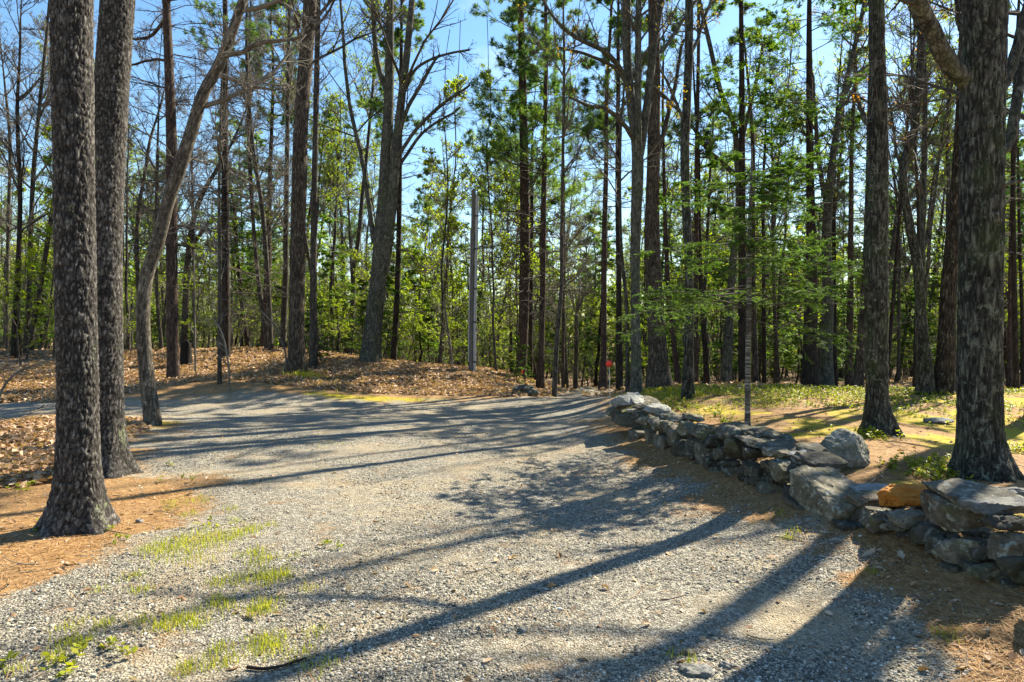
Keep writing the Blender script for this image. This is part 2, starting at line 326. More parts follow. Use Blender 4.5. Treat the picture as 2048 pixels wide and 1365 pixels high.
# ------------------------------------------------------------------ the traced trees: pixel columns of the photograph turned into places
# (name, category, bark, distance m, [(x, y, width px) from base to frame top], height m, crown, label)
TREES = [
 ('pine_tree','pine','pine',5.75,[(158,1052,104),(160,900,92),(159,800,90),(156,600,89),(153,400,87),(151,200,89),(149,0,90)],19,('high',9),
  'thick dark pine with rough plated bark and pale lichen spots, closest trunk beside the gravel'),
 ('pine_tree','pine','pine',7.9,[(213,945,86),(210,800,76),(208,600,74),(208,400,74),(214,250,74),(222,120,74),(230,0,73)],19,('high',10),
  'second big dark pine, partly hidden behind the closest trunk, leaning right higher up'),
 ('leaning_tree','tree','beech',12.0,[(305,852,35),(293,770,32),(284,640,29),(288,560,28),(311,480,29),(331,400,28),(353,340,28),(379,260,27),(402,190,25),(433,125,24),(460,60,21),(482,0,19)],14,('bare',5.2,9,1.0,0),
  'pale smooth barked tree that leans and curves right at the edge of the gravel'),
 ('pine_tree','pine','redpine',20,[(347,760,27),(346,660,25),(345,560,24),(345,420,24),(346,300,23),(341,150,20),(334,0,17)],20,('dead',2.5,62,3.2,13),
  'straight brown pine standing just behind the pale leaning tree, bare side branches above'),
 ('pine_tree','pine','hem',24,[(452,716,17),(452,600,17),(451,450,16),(450,300,14),(451,150,12),(450,0,10)],20,('dead',2,84,3.4,12),
  'dark straight conifer on the bank with many dead horizontal twigs, behind a slim pale sapling'),
 ('sapling','sapling','slim',17.5,[(439,766,9),(438,650,8),(438,520,7),(439,380,6),(442,250,5),(446,120,4)],9,('bare',2.2,12,0.7,0),
  'slim pale sapling on the bank in front of the dark straight conifer'),
 ('oak_tree','oak','oak',20,[(594,753,40),(594,690,34),(594,580,31),(596,480,30),(599,360,30),(603,240,30),(611,120,29),(620,0,27)],20,('bare',8.6,10,1.2,0),
  'tall dark oak with whitish flecked bark standing in a grass tuft on the leaf bank'),
 ('slim_tree','tree','slim',22,[(627,733,18),(627,620,15),(627,480,13),(630,320,12),(634,120,11),(636,0,10)],20,('bare',8,12,1.0,0),
  'straight grey slim tree right beside the tall dark oak on the bank'),
 ('slim_tree','tree','slim',26,[(541,700,11),(536,560,9),(524,420,9),(506,300,8),(496,180,7),(492,60,6)],15,('bare',3.5,22,0.9,0),
  'slim grey tree left of the tall oak, curving gently to the left'),
 ('slim_tree','tree','slim',27,[(533,700,10),(517,560,9),(508,470,8),(500,336,8),(495,180,6),(500,40,5)],15,('bare',4,22,0.9,0),
  'thinner slim tree of the leaning pair left of the tall oak'),
 ('slim_tree','tree','slim',28,[(566,697,14),(571,560,12),(573,420,11),(575,280,9),(578,120,7),(580,0,6)],17,('bare',4,22,0.9,0),
  'upright slim tree half hidden behind the tall dark oak on its left side'),
 ('beech_tree','beech','greymaple',23,[(741,722,42),(746,660,37),(752,600,35),(758,540,34),(764,470,34),(769,400,29),(773,300,25),(777,200,20),(779,100,18),(780,0,15)],19,('bare',9.5,8,1.1,1),
  'big smooth beech on the bank that forks into several upright grey stems'),
 ('pine_tree','pine','hem',25,[(787,727,13),(791,650,12),(796,540,11),(799,400,10),(801,252,9),(803,100,7)],15,('dead',1.5,50,2.7,9),
  'thin dark conifer close behind the forked beech, to its right'),
 ('pine_tree','pine','redpine',25,[(1041,750,24),(1045,690,20),(1048,600,20),(1050,470,20),(1049,350,18),(1046,200,16),(1042,40,13)],17,('pine',2.2,5.2,3.7,104),
  'tall straight pine right of the grey utility pole, with a red tag at its foot'),
 ('pine_tree','pine','redpine',24,[(1080,783,18),(1083,700,12),(1085,600,12),(1087,434,11),(1090,250,9),(1092,80,8)],16,('pine',3,7.0,2.8,56),
  'narrower reddish pine at the end of the leaf bank beside the driveway'),
 ('slim_tree','tree','hem',28,[(1061,774,9),(1061,660,8),(1063,520,8),(1064,380,6)],13,('dead',2,30,1.3,7),
  'thin dark stem in the gap between the two pines by the driveway bend'),
 ('slim_tree','tree','slim',20,[(1109,793,10),(1112,718,9),(1115,659,9),(1121,600,8),(1123,469,7),(1126,300,6),(1128,100,5)],14,('bare',5,14,0.9,0),
  'slim leaning tree standing right at the left edge of the driveway'),
 ('slim_tree','tree','slim',29,[(1126,780,7),(1126,700,7),(1127,600,6),(1128,450,5)],12,('bare',3,18,0.9,0),
  'thin straight stem beyond the slim leaning tree at the driveway edge'),
 ('sapling','sapling','slim',30,[(1135,779,5),(1132,720,5),(1129,640,4),(1127,540,3)],8,('bare',2,10,0.6,0),
  'very thin sapling leaning left, beyond the driveway bend'),
 ('vase_tree','tree','slim',32,[(1151,775,9),(1152,720,8),(1153,660,8),(1153,630,7)],4.6,('vase',0,0,0,0),
  'small bare tree with a fan of upright branches at the far end of the driveway'),
 ('pine_tree','pine','redpine',22,[(1206,781,18),(1207,720,13),(1207,619,12),(1208,480,11),(1212,330,9),(1214,160,8)],16,('pine',4,7.2,2.3,30),
  'straight reddish brown pine behind the red reflector on the right side of the driveway'),
 ('pine_tree','pine','hem',21,[(1239,780,15),(1238,640,12),(1237,520,11),(1235,400,10),(1235,312,9),(1236,160,8)],15,('pine',4,7,1.9,26),
  'dark straight pine next right of the reddish pine by the reflector'),
 ('slim_tree','tree','slim',19.5,[(1255,788,9),(1255,700,8),(1253,600,8),(1244,510,7),(1240,400,6),(1242,250,5)],13,('bare',5,14,0.8,0),
  'slim dark stem that bends left, between two thicker trunks beyond the wall end'),
 ('maple_tree','maple','greymaple',17,[(1272,787,24),(1272,720,20),(1271,640,19),(1271,540,19),(1272,440,21),(1275,350,24),(1275,300,24),(1264,220,19),(1256,140,18),(1253,0,17)],18,('bare',8.6,5,1.0,2),
  'maple beyond the wall end that splits into three stems, with yellow young leaves'),
 ('oak_tree','oak','oak',19.3,[(1318,779,52),(1315,700,38),(1311,620,35),(1306,520,32),(1305,420,29),(1308,300,27),(1309,180,26),(1309,60,24),(1309,0,24)],20,('bare',9.5,10,1.2,1),
  'stout dark oak with flaring base in the ground cover beyond the wall end'),
 ('slim_tree','tree','redpine',23,[(1356,768,14),(1348,690,11),(1338,600,10),(1332,480,9),(1328,340,7),(1326,160,5)],14,('dead',3,30,1.2,9),
  'slim reddish trunk leaning left just right of the stout dark oak'),
 ('maple_tree','maple','maple',14,[(1376,796,27),(1377,720,21),(1378,640,19),(1378,540,18),(1374,430,18),(1370,300,19),(1373,200,18),(1377,120,17),(1378,0,17)],17,('bare',8.4,7,1.0,2),
  'mottled maple in the clearing with slight bends, left of the young hemlock'),
 ('pine_tree','pine','redpine',22,[(1392,775,11),(1392,640,9),(1392,480,9),(1393,300,8),(1397,0,6)],16,('dead',3,34,1.3,9),
  'thin reddish trunk close behind the mottled bent maple'),
 ('slim_tree','tree','hem',22.5,[(1414,772,13),(1409,690,11),(1403,600,10),(1398,470,8),(1396,300,6)],14,('dead',3,34,1.3,8),
  'slender dark trunk leaning left between the mottled maple and the crooked tree'),
 ('crooked_tree','tree','greymaple',22,[(1452,770,24),(1455,700,20),(1459,600,17),(1466,500,15),(1474,400,12),(1473,330,12),(1465,252,11),(1441,190,10),(1418,90,9),(1396,0,8)],16,('bare',7.5,9,0.9,1),
  'crooked grey tree whose upper stem bends to the left, behind the young hemlock'),
 ('pine_tree','pine','hem',20.5,[(1486,770,18),(1485,640,17),(1485,480,15),(1484,300,13),(1484,150,11),(1483,0,9)],18,('hem',4.4,5.6,2.2,30),
  'dark straight conifer directly behind the young hemlock stem'),
 ('pine_tree','pine','oak',23,[(1510,772,14),(1509,680,12),(1507,580,11),(1506,440,10),(1505,280,8)],15,('dead',4,24,1.2,9),
  'dark trunk immediately right of the young hemlock stem'),
 ('slim_tree','tree','hem',26,[(1528,772,9),(1527,660,8),(1526,520,7),(1526,360,6)],14,('dead',3,28,1.3,9),
  'narrow dark trunk in the shade, second to the right of the young hemlock'),
 ('slim_tree','tree','slim',27,[(1556,773,9),(1552,690,8),(1548,600,7),(1545,450,6)],14,('bare',3.5,20,1.0,0),
  'narrow brown trunk leaning left, midway between the young hemlock and the thick black conifer'),
 ('pine_tree','pine','hem',20,[(1620,780,34),(1620,700,30),(1621,600,27),(1621,480,21),(1619,330,16),(1618,160,13),(1617,0,9)],19,('hem',4.6,5.4,3.0,56),
  'thick almost black conifer with long level branches, in the middle of the clearing edge'),
 ('maple_tree','maple','greymaple',22,[(1653,776,30),(1653,700,26),(1655,600,24),(1652,480,20),(1660,360,16),(1678,240,13),(1700,140,11),(1724,40,9)],17,('bare',6.5,9,1.0,2),
  'lichen spotted maple just right of the thick black conifer, upper stem leaning right'),
 ('slim_tree','tree','hem',25,[(1670,775,12),(1668,690,11),(1667,600,10),(1666,450,8)],15,('dead',3.5,26,1.2,9),
  'thin dark trunk squeezed behind the lichen spotted maple'),
 ('pine_tree','pine','redpine',24,[(1698,778,16),(1698,700,14),(1699,600,13),(1700,450,11),(1702,280,8)],16,('hem',4.6,6,2.1,22),
  'reddish brown trunk, third to the right of the thick black conifer'),
 ('slim_tree','tree','oak',20,[(1716,782,22),(1720,700,19),(1727,600,17),(1733,450,14),(1737,280,11),(1741,100,8)],16,('bare',7,9,0.9,0),
  'dark leaning trunk showing just left of the grey lichened maple'),
 ('maple_tree','maple','greymaple',8.9,[(1757,868,62),(1754,800,48),(1753,720,47),(1752,600,50),(1751,520,50),(1752,400,48),(1754,330,45),(1753,200,38),(1751,100,35),(1750,0,34)],15,('bare',6.2,7,1.1,3),
  'straight grey maple with mossy lichened bark standing alone behind the stone wall'),
 ('twisted_tree','tree','maple',15,[(1850,790,40),(1846,720,32),(1841,660,26),(1839,622,23),(1832,541,22),(1814,439,19),(1801,358,18),(1806,320,18),(1817,293,18),(1829,220,17),(1835,160,17),(1838,73,16),(1836,0,15)],14,('bare',7.5,8,1.0,3),
  'twisted scaly barked tree with several stems, left of the biggest trunk'),
 ('oak_tree','oak','oak',15,[(1888,788,46),(1892,700,40),(1898,585,36),(1906,480,34),(1914,388,32),(1922,250,30),(1928,0,26)],17,('bare',8,8,1.0,0),
  'dark oak partly hidden behind the biggest trunk, on its left side'),
 ('maple_tree','maple','maple',6.3,[(1968,963,112),(1963,880,98),(1961,800,97),(1962,600,95),(1961,400,94),(1962,200,93),(1965,80,94),(1966,0,96)],15,('high',7),
  'biggest trunk, blotched black and grey lichen bark, rising right behind the stone wall'),
 ('slim_tree','tree','slim',26,[(1796,772,8),(1797,700,7),(1798,600,6),(1799,480,5)],12,('bare',3,18,0.9,0),
  'very thin stem in the gap right of the grey lichened maple'),
 ('slim_tree','tree','hem',24,[(1772,768,10),(1778,690,9),(1785,600,8),(1793,480,7),(1806,320,6),(1822,120,5)],14,('bare',5,14,0.9,0),
  'thin dark trunk leaning right, just right of the grey lichened maple'),
 ('slim_tree','tree','hem',19,[(1830,785,10),(1831,700,9),(1833,600,8),(1836,440,7)],14,('bare',5,12,0.8,0),
  'thin dark upright stem hugging the left side of the twisted tree'),
 ('slim_tree','tree','hem',17.5,[(2032,788,14),(2030,700,13),(2030,600,12),(2029,450,11),(2030,250,9)],15,('dead',3,30,1.2,9),
  'dark upright trunk in the sliver of woods right of the biggest trunk'),
 ('slim_tree','tree','redpine',22,[(2018,780,12),(2019,690,11),(2020,560,10),(2024,400,8)],15,('hem',4,6,1.8,22),
  'reddish thin trunk touching the right side of the biggest trunk'),
 ('slim_tree','tree','hem',24,[(2045,775,9),(2043,640,8),(2040,480,7)],14,('dead',3,30,1.2,9),
  'narrow dark trunk furthest right at the picture edge'),
 ('maple_tree','maple','greymaple',11.6,[(2082,835,60),(2080,700,54),(2079,500,52),(2080,300,50),(2084,100,47),(2088,-100,42)],15,('bare',5.0,20,1.3,0),
  'maple standing just beyond the right picture edge, shading the gravel'),
 ('maple_tree','maple','maple',9.8,[(2210,870,52),(2206,700,46),(2204,500,44),(2200,300,42),(2196,100,40),(2190,-100,36)],13,('bare',4.8,15,1.2,0),
  'second maple beyond the right picture edge, nearer the wall than the other'),
 # multi-stemmed group far on the left
 ('slim_tree','tree','slim',25,[(52,700,12),(57,600,11),(60,480,10),(66,350,10),(80,200,8),(94,80,7)],15,('bare',4,22,1.0,0),
  'pale slim tree of the clump left of the closest pine, leaning slightly right'),
 ('slim_tree','tree','hem',24.5,[(32,714,22),(33,640,16),(36,540,12),(38,400,10),(34,200,8)],14,('bare',4,20,1.0,0),
  'dark stem with a thick foot in the clump left of the closest pine'),
 ('slim_tree','tree','slim',26,[(62,702,11),(72,620,11),(86,540,11),(98,470,10),(112,380,9),(124,260,8)],14,('bare',4,18,1.0,0),
  'slim stem leaning strongly right in the clump left of the closest pine'),
 ('slim_tree','tree','slim',29,[(14,705,9),(15,600,8),(18,450,8),(20,250,7)],14,('bare',3,24,1.0,0),
  'straight grey slim tree outermost left in the clump left of the pines'),
 ('slim_tree','tree','slim',28,[(277,705,10),(276,600,9),(273,480,9),(276,420,8),(290,340,7),(300,280,6)],12,('bare',3.5,16,1.0,0),
  'pale slim tree seen between the second pine and the leaning tree'),
 ('slim_tree','tree','slim',27,[(323,702,8),(318,640,8),(314,580,7),(313,480,6),(316,300,5)],13,('bare',3,18,1.0,0),
  'slim curved stem directly right of the pale leaning tree foot'),
 ('slim_tree','tree','slim',28,[(368,700,14),(371,600,13),(378,500,13),(390,430,11),(410,380,9),(428,350,8)],12,('bare',4,16,1.0,0),
  'grey trunk behind the black stump, bending to the right above'),
 ('slim_tree','tree','slim',30,[(391,702,6),(388,600,5),(388,450,5),(386,300,4)],13,('bare',3,20,0.9,0),
  'thin straight stem between the black stump and the slim pale sapling'),
]

def px3(x, y, d):
    return np.array([(x - 1024.0) / F * d, d, EYE - (y - 682.0) / F * d])

# ------------------------------------------------------------------ terrain: a smooth surface through the places read off the photograph
CP = [(0,-10,0),(-10,-10,0),(10,-10,.3),(-4,2,0),(0,2,0),(2,2,0),(0,5,0),(1.6,5,0),(-2.5,5,.01),(0,9,0),(1.4,9,0),(-3.5,9,.03),(0,13,0),(1.2,13,0),(-3,13,.03),
      (0.3,17,-.02),(1.5,17,-.02),(1.6,20,-.08),(2.4,25,-.30),(3,31,-.75),(4,42,-1.6),(1.9,15,0),(-6,5.5,.05),(-8,4,.1),(-7.5,9.5,.15),(-12,9,.25),
      (-15,40,.9),(-30,40,.8),(0,48,-1.3),(20,45,-.8),(40,40,-.4),(-40,10,.6),(40,10,.8),(-30,-12,.2),(30,-12,.6),(0,75,-1.5),(-50,75,.8),(50,75,-.5),(0,-35,0),(60,75,0),(-70,20,.8),(70,20,1.0),(14,10,.5),(14,16,.5)]
for (x, y, d) in [(600,785,17.2),(450,800,16.5),(250,808,15.5),(100,812,15),(0,820,14.5),(-150,820,14.5),(100,760,20),(100,715,25),(300,712,24.5),(550,706,25.5),(830,730,24.5),
                  (700,790,17.6),(820,797,17.6),(900,799,17.6),(1060,794,18.6),(650,750,20.5),(760,752,20.5),(850,762,20.5),(950,772,20.5),(945,745,23),(1400,786,16),(1550,783,16),(1700,782,16),(1850,784,16),(2000,786,16),
                  (1495,857,9.75),(2048,900,8.6),(1700,762,34),(1550,760,34),(1900,764,34),(1300,800,14.6),(1180,800,18)]:
    CP.append(tuple(px3(x, y, d)))
for tr in TREES:
    x, y, w = tr[4][0]
    CP.append(tuple(px3(x, y, tr[3])))
WB = -0.165; WA = 3.583                         # the road face of the dry stone wall: X = WA + WB * Y
for y in np.arange(2.5, 11.5, 1.0):
    CP.append((WA + WB * y - .32, y, 0.0)); CP.append((WA + WB * y + .62, y, 0.32))
CP.append((2.1, 13.6, 0.02)); CP.append((3.0, 13.6, 0.28))
CP = np.array(CP)
def _ker(a, b):
    r2 = (a[:, None, 0] - b[None, :, 0]) ** 2 + (a[:, None, 1] - b[None, :, 1]) ** 2
    return 0.5 * r2 * np.log(r2 + 1e-9)
_n = len(CP)
_A = np.zeros((_n + 3, _n + 3)); _A[:_n, :_n] = _ker(CP, CP) + np.eye(_n) * 0.6
_Pm = np.c_[np.ones(_n), CP[:, :2]]; _A[:_n, _n:] = _Pm; _A[_n:, :_n] = _Pm.T
_W = np.linalg.solve(_A, np.r_[CP[:, 2], np.zeros(3)])
def ground0(X, Y):
    q = np.c_[np.ravel(X), np.ravel(Y)].astype(float)
    q[:, 0] = np.clip(q[:, 0], -70, 70); q[:, 1] = np.clip(q[:, 1], -35, 75)
    out = np.zeros(len(q))
    for s in range(0, len(q), 20000):
        c = q[s:s + 20000]
        out[s:s + 20000] = _ker(c, CP) @ _W[:_n] + _W[_n] + c @ _W[_n + 1:]
    return np.clip(out, -2.5, 2.0)
def ground(x, y):
    return float(ground0([x], [y])[0])
def gp(px, py):
    """where the ray through pixel (px, py) meets the ground"""
    z = 0.0
    for _ in range(30):
        d = min(max(F * (EYE - z) / max(py - 682.0, 12.0), 1.0), 80.0)
        z = 0.5 * z + 0.5 * ground((px - 1024) / F * d, d)
    return np.array([(px - 1024) / F * d, d, ground((px - 1024) / F * d, d)])

def sdist(poly, X, Y):
    """signed distance (inside positive) from points to a polygon"""
    P = np.array(poly)[:, :2]; Q = np.roll(P, -1, 0)
    D = np.full(X.shape, 1e9); ins = np.zeros(X.shape, bool)
    for (ax, ay), (bx, by) in zip(P, Q):
        ex, ey = bx - ax, by - ay; L = ex * ex + ey * ey + 1e-12
        t = np.clip(((X - ax) * ex + (Y - ay) * ey) / L, 0, 1)
        D = np.minimum(D, np.hypot(X - ax - t * ex, Y - ay - t * ey))
        c = ((ay > Y) != (by > Y)) & (X < ex * (Y - ay) / (ey + 1e-12) + ax)
        ins ^= c
    return np.where(ins, D, -D)
def sstep(a, b, x):
    t = np.clip((x - a) / (b - a), 0, 1); return t * t * (3 - 2 * t)

ROADP = [gp(*p) for p in [(-500,1250),(0,1150),(180,1110),(330,1050),(420,1000),(360,950),(310,905),(355,862),(330,835),(180,830),(0,836),(-200,840),(-200,806),(0,803),(250,801),(420,796),(560,789),
         (640,793),(760,803),(900,799),(1060,796),(1112,791),(1128,785),(1150,782)]] + [np.array([3.0, 33, 0]), np.array([5.0, 33, 0])] + \
        [gp(*p) for p in [(1200,787),(1222,800),(1205,820),(1178,845),(1172,872),(1195,903),(1262,936),(1350,966),(1440,1002),(1530,1042),(1640,1110),(1740,1185),(1830,1262),(1950,1365)]] + \
        [np.array([2.0, 2.0, 0]), np.array([2.0, -30, 0]), np.array([-4.0, -30, 0])]
BANKP = [gp(*p) for p in [(560,768),(640,738),(760,730),(945,747),(1060,784),(1085,793),(1040,796),(900,792),(780,790),(690,782),(610,778)]]
LEFTP = [gp(*p) for p in [(-300,838),(0,838),(150,838),(288,836),(285,862),(180,905),(110,955),(0,960),(-300,950)]]

def masks(X, Y):
    p = np.c_[X, Y, np.zeros_like(X)]
    n1 = fbm(p * 0.9, 4, 3) - 0.5; n2 = fbm(p * 3.1, 4, 9) - 0.5; n3 = fbm(p * 0.35, 3, 21) - 0.5
    e = n1 * 1.3 + n2 * 0.7
    near = np.clip(Y / 10, 0.4, 1.6)
    rd = sdist(ROADP, X, Y)
    grav = sstep(-0.75, 0.55, (rd + e * 1.25) / near)
    # thin dusty and needle-strewn places on the drive
    lit = np.maximum(sstep(-0.3, 0.3, sdist(BANKP, X, Y) + e * 0.6), sstep(-0.4, 0.4, sdist(LEFTP, X, Y) + e * 0.8))
    far = sstep(18.0, 19.5, Y + n1 * 2) * sstep(0.3, -0.6, X - 0.35 - (Y - 17) * .03)
    lit = np.maximum(lit, far)
    lit = np.maximum(lit, sstep(17.5, 20, Y + n1 * 2))
    lit = np.maximum(lit, sstep(-8.5, -10.5, X + n1))
    lit = np.maximum(lit, sstep(13.5, 17.5, X + n1))
    lit = lit * (1 - grav)
    right = sstep(0.2, 0.9, X - (WA + WB * Y)) * sstep(2, 3, Y) * (1 - lit)
    moss = right * sstep(-0.14, 0.26, n1 + n2 * 0.9 + 0.02) * 0.85
    for poly, k in (([(600,782),(720,792),(900,797),(900,803),(720,808),(600,796)], 1.0), ([(400,808),(560,806),(640,812),(480,818)], 0.7), ([(1200,783),(1262,792),(1255,802),(1215,798)], 0.9), ([(290,1080),(400,1065),(500,1050),(490,1085),(400,1110),(300,1120)], 0.5), ([(480,1130),(560,1120),(570,1170),(500,1170)], .35), ([(300,1235),(420,1230),(440,1265),(310,1270)], .35), ([(490,1260),(570,1260),(580,1310),(500,1315)], .35), ([(300,840),(350,840),(360,856),(310,860)], .7),
                    ([(1300,800),(1480,812),(1500,838),(1400,830)], 0.6), ([(150,795),(60,800),(60,806),(160,803)], 0.8)):
        pl = [gp(*q) for q in poly]
        moss = np.maximum(moss, k * sstep(-0.25, 0.25, sdist(pl, X, Y) + e * 0.6))
    return grav, lit, moss

# terrain grid
def axis(segs):
    out = [segs[0][0]]
    for a, b, st in segs:
        n = max(1, int(round((b - a) / st))); out += list(np.linspace(a, b, n + 1)[1:])
    return np.array(out)
gx = axis([(-160,-60,10),(-60,-24,2.0),(-24,-10,0.35),(-10,9,0.075),(9,24,0.3),(24,60,2.0),(60,160,10)])
gy = axis([(-60,-12,3),(-12,1.5,0.5),(1.5,12,0.075),(12,27,0.1),(27,50,0.8),(50,90,3),(90,260,12)])
GX, GY = np.meshgrid(gx, gy); sh = GX.shape; GX = GX.ravel(); GY = GY.ravel()
GZ = ground0(GX, GY)
g_, l_, m_ = masks(GX, GY)
pp = np.c_[GX, GY, GX * 0]
GZ = GZ + (fbm(pp * 1.3, 4, 5) - 0.5) * (0.05 + 0.16 * l_ - 0.03 * g_) + (fbm(pp * 7, 2, 6) - 0.5) * (0.012 + 0.03 * l_) * (1 - 0.6 * g_)
ix = np.arange(sh[0] - 1)[:, None] * sh[1] + np.arange(sh[1] - 1)[None, :]
quads = np.stack([ix, ix + 1, ix + 1 + sh[1], ix + sh[1]], -1).reshape(-1, 4)
rdv = sdist(ROADP, GX, GY) > 0
fr = rdv[quads].sum(1) >= 2

t = NT('forest ground')
at_ = t.n.new('ShaderNodeVertexColor'); at_.layer_name = 'cover'
sep = t.new('ShaderNodeSeparateColor'); t.t.links.new(at_.outputs[0], sep.inputs[0])
v = t.coords((1, 1, 1), False)
nf = t.noise(v, 14, 5, 0.7); nff = t.noise(v, 60, 4, 0.7); nb = t.noise(v, 1.1, 4, 0.6)
def edge(m):   # break the soft map up with fine noise
    return t.math('MULTIPLY', t.math('SUBTRACT', t.math('ADD', m, t.math('MULTIPLY', t.math('SUBTRACT', t.math('ADD', t.math('MULTIPLY', nf, 0.6), t.math('MULTIPLY', nff, 0.4)), 0.5), 2.2)), 0.3), 2.6, clamp=True)
# needles and soil
nst = t.noise(t.coords((1.0, 0.35, 1), False), 55, 4, 0.7, 0.4)
dirt = t.ramp(t.math('ADD', t.math('MULTIPLY', nst, 0.65), t.math('MULTIPLY', nf, 0.35)), [(0.30, (0.025, 0.014, 0.007)), (0.43, (0.13, 0.066, 0.025)), (0.55, (0.28, 0.16, 0.062)), (0.66, (0.46, 0.33, 0.19)), (0.8, (0.6, 0.5, 0.38))])
dirt = t.mix(t.ramp(nb, [(0.4, 0.0), (0.65, 0.5)]), dirt, (0.26, 0.17, 0.085))
# gravel
vg = t.new('ShaderNodeTexVoronoi', Scale=75.0); t.t.links.new(v, vg.inputs['Vector'])
vg2 = t.new('ShaderNodeTexVoronoi', Scale=32.0); t.t.links.new(v, vg2.inputs['Vector'])
sg = t.new('ShaderNodeSeparateColor'); t.t.links.new(vg.outputs['Color'], sg.inputs[0])
sg2 = t.new('ShaderNodeSeparateColor'); t.t.links.new(vg2.outputs['Color'], sg2.inputs[0])
gr = t.ramp(sg.outputs[0], [(0.0, (0.05, 0.046, 0.037)), (0.35, (0.16, 0.146, 0.115)), (0.7, (0.32, 0.29, 0.225)), (0.9, (0.46, 0.40, 0.29)), (1.0, (0.66, 0.61, 0.52))])
gr2 = t.ramp(sg2.outputs[0], [(0.0, (0.07, 0.066, 0.057)), (0.5, (0.22, 0.206, 0.175)), (1.0, (0.5, 0.465, 0.39))])
gr = t.mix(0.42, gr, gr2)
gr = t.mix(t.ramp(vg.outputs['Distance'], [(0.45, 0.0), (0.75, 0.7)]), gr, (0.05, 0.045, 0.038))
nd = t.noise(v, 0.8, 5, 0.62, 0.6)
gr = t.mix(t.ramp(nd, [(0.48, 0.0), (0.66, 0.5)]), gr, t.mix(t.math('MULTIPLY', nff, 0.8), (0.44, 0.35, 0.215), (0.25, 0.185, 0.105)))       # dusty sand between the stones
nn = t.noise(v, 2.3, 5, 0.65)
gr = t.mix(t.ramp(nn, [(0.56, 0.0), (0.70, 0.55)]), gr, dirt)
# leaf litter
vl = t.new('ShaderNodeTexVoronoi', Scale=13.0); t.t.links.new(t.coords((1, 1, 0.3), False), vl.inputs['Vector'])
sl = t.new('ShaderNodeSeparateColor'); t.t.links.new(vl.outputs['Color'], sl.inputs[0])
lit = t.ramp(sl.outputs[0], [(0.0, (0.085, 0.047, 0.025)), (0.4, (0.22, 0.13, 0.072)), (0.75, (0.36, 0.24, 0.145)), (1.0, (0.52, 0.39, 0.26))])
lit = t.mix(t.ramp(nff, [(0.35, 0.6), (0.6, 0.0)]), lit, (0.04, 0.024, 0.013))
mos = t.ramp(nff, [(0.3, (0.09, 0.07, 0.008)), (0.5, (0.30, 0.235, 0.016)), (0.7, (0.48, 0.38, 0.035))])
c = t.mix(edge(sep.outputs[2]), dirt, mos)
c = t.mix(edge(sep.outputs[1]), c, lit)
c = t.mix(edge(sep.outputs[0]), c, gr)
hg = t.math('SUBTRACT', 1.0, vg.outputs['Distance'])
h = t.math('ADD', t.math('ADD', t.math('MULTIPLY', hg, t.math('MULTIPLY', sep.outputs[0], 0.8)), t.math('MULTIPLY', nst, 0.5)), t.math('MULTIPLY', t.math('MULTIPLY', sl.outputs[1], sep.outputs[1]), 1.6))
t.surf(c, 0.92, t.bump(h, 0.85, 0.018), 0.15)
M['ground'] = t.m

def terrain(name, sel):
    f = quads[sel]; used = np.unique(f); mp = np.full(len(GX), -1); mp[used] = np.arange(len(used))
    mb = MB(); mb.add(np.c_[GX, GY, GZ][used], mp[f])
    me = mb.mesh(name, M['ground'])
    a = me.attributes.new('cover', 'FLOAT_COLOR', 'POINT')
    cc = np.c_[g_, l_, m_, np.ones(len(g_))][used].astype(np.float32)
    a.data.foreach_set('color', cc.ravel())
    return tag(link(name, me), None, None, None, 'structure')
tag(terrain('ground', ~fr), 'forest floor of needles, leaf litter and moss')
tag(terrain('gravel_road', fr), 'grey gravel driveway curving away into the woods')
def gz(X, Y):
    """height of the built terrain sheet (bilinear in its grid)"""
    X = np.asarray(X, float); Y = np.asarray(Y, float)
    i = np.clip(np.searchsorted(gx, X) - 1, 0, len(gx) - 2); j = np.clip(np.searchsorted(gy, Y) - 1, 0, len(gy) - 2)
    fx = (X - gx[i]) / (gx[i + 1] - gx[i]); fy = (Y - gy[j]) / (gy[j + 1] - gy[j]); Z = GZ.reshape(sh)
    return Z[j, i] * (1 - fx) * (1 - fy) + Z[j, i + 1] * fx * (1 - fy) + Z[j + 1, i] * (1 - fx) * fy + Z[j + 1, i + 1] * fx * fy
# ------------------------------------------------------------------ trees
def smooth_path(P, n):
    """resample a polyline smoothly (Catmull-Rom through the given points)"""
    P = np.asarray(P, float)
    s = np.r_[0, np.cumsum(np.linalg.norm(np.diff(P[:, :3], axis=0), axis=1))]
    q = np.linspace(0, s[-1], n); out = np.zeros((n, P.shape[1]))
    Tn = np.gradient(P, s, axis=0)
    i = np.clip(np.searchsorted(s, q) - 1, 0, len(s) - 2); h = (s[i + 1] - s[i]); u = ((q - s[i]) / h)[:, None]; h = h[:, None]
    return (2*u**3 - 3*u**2 + 1) * P[i] + (u**3 - 2*u**2 + u) * h * Tn[i] + (-2*u**3 + 3*u**2) * P[i+1] + (u**3 - u**2) * h * Tn[i+1]

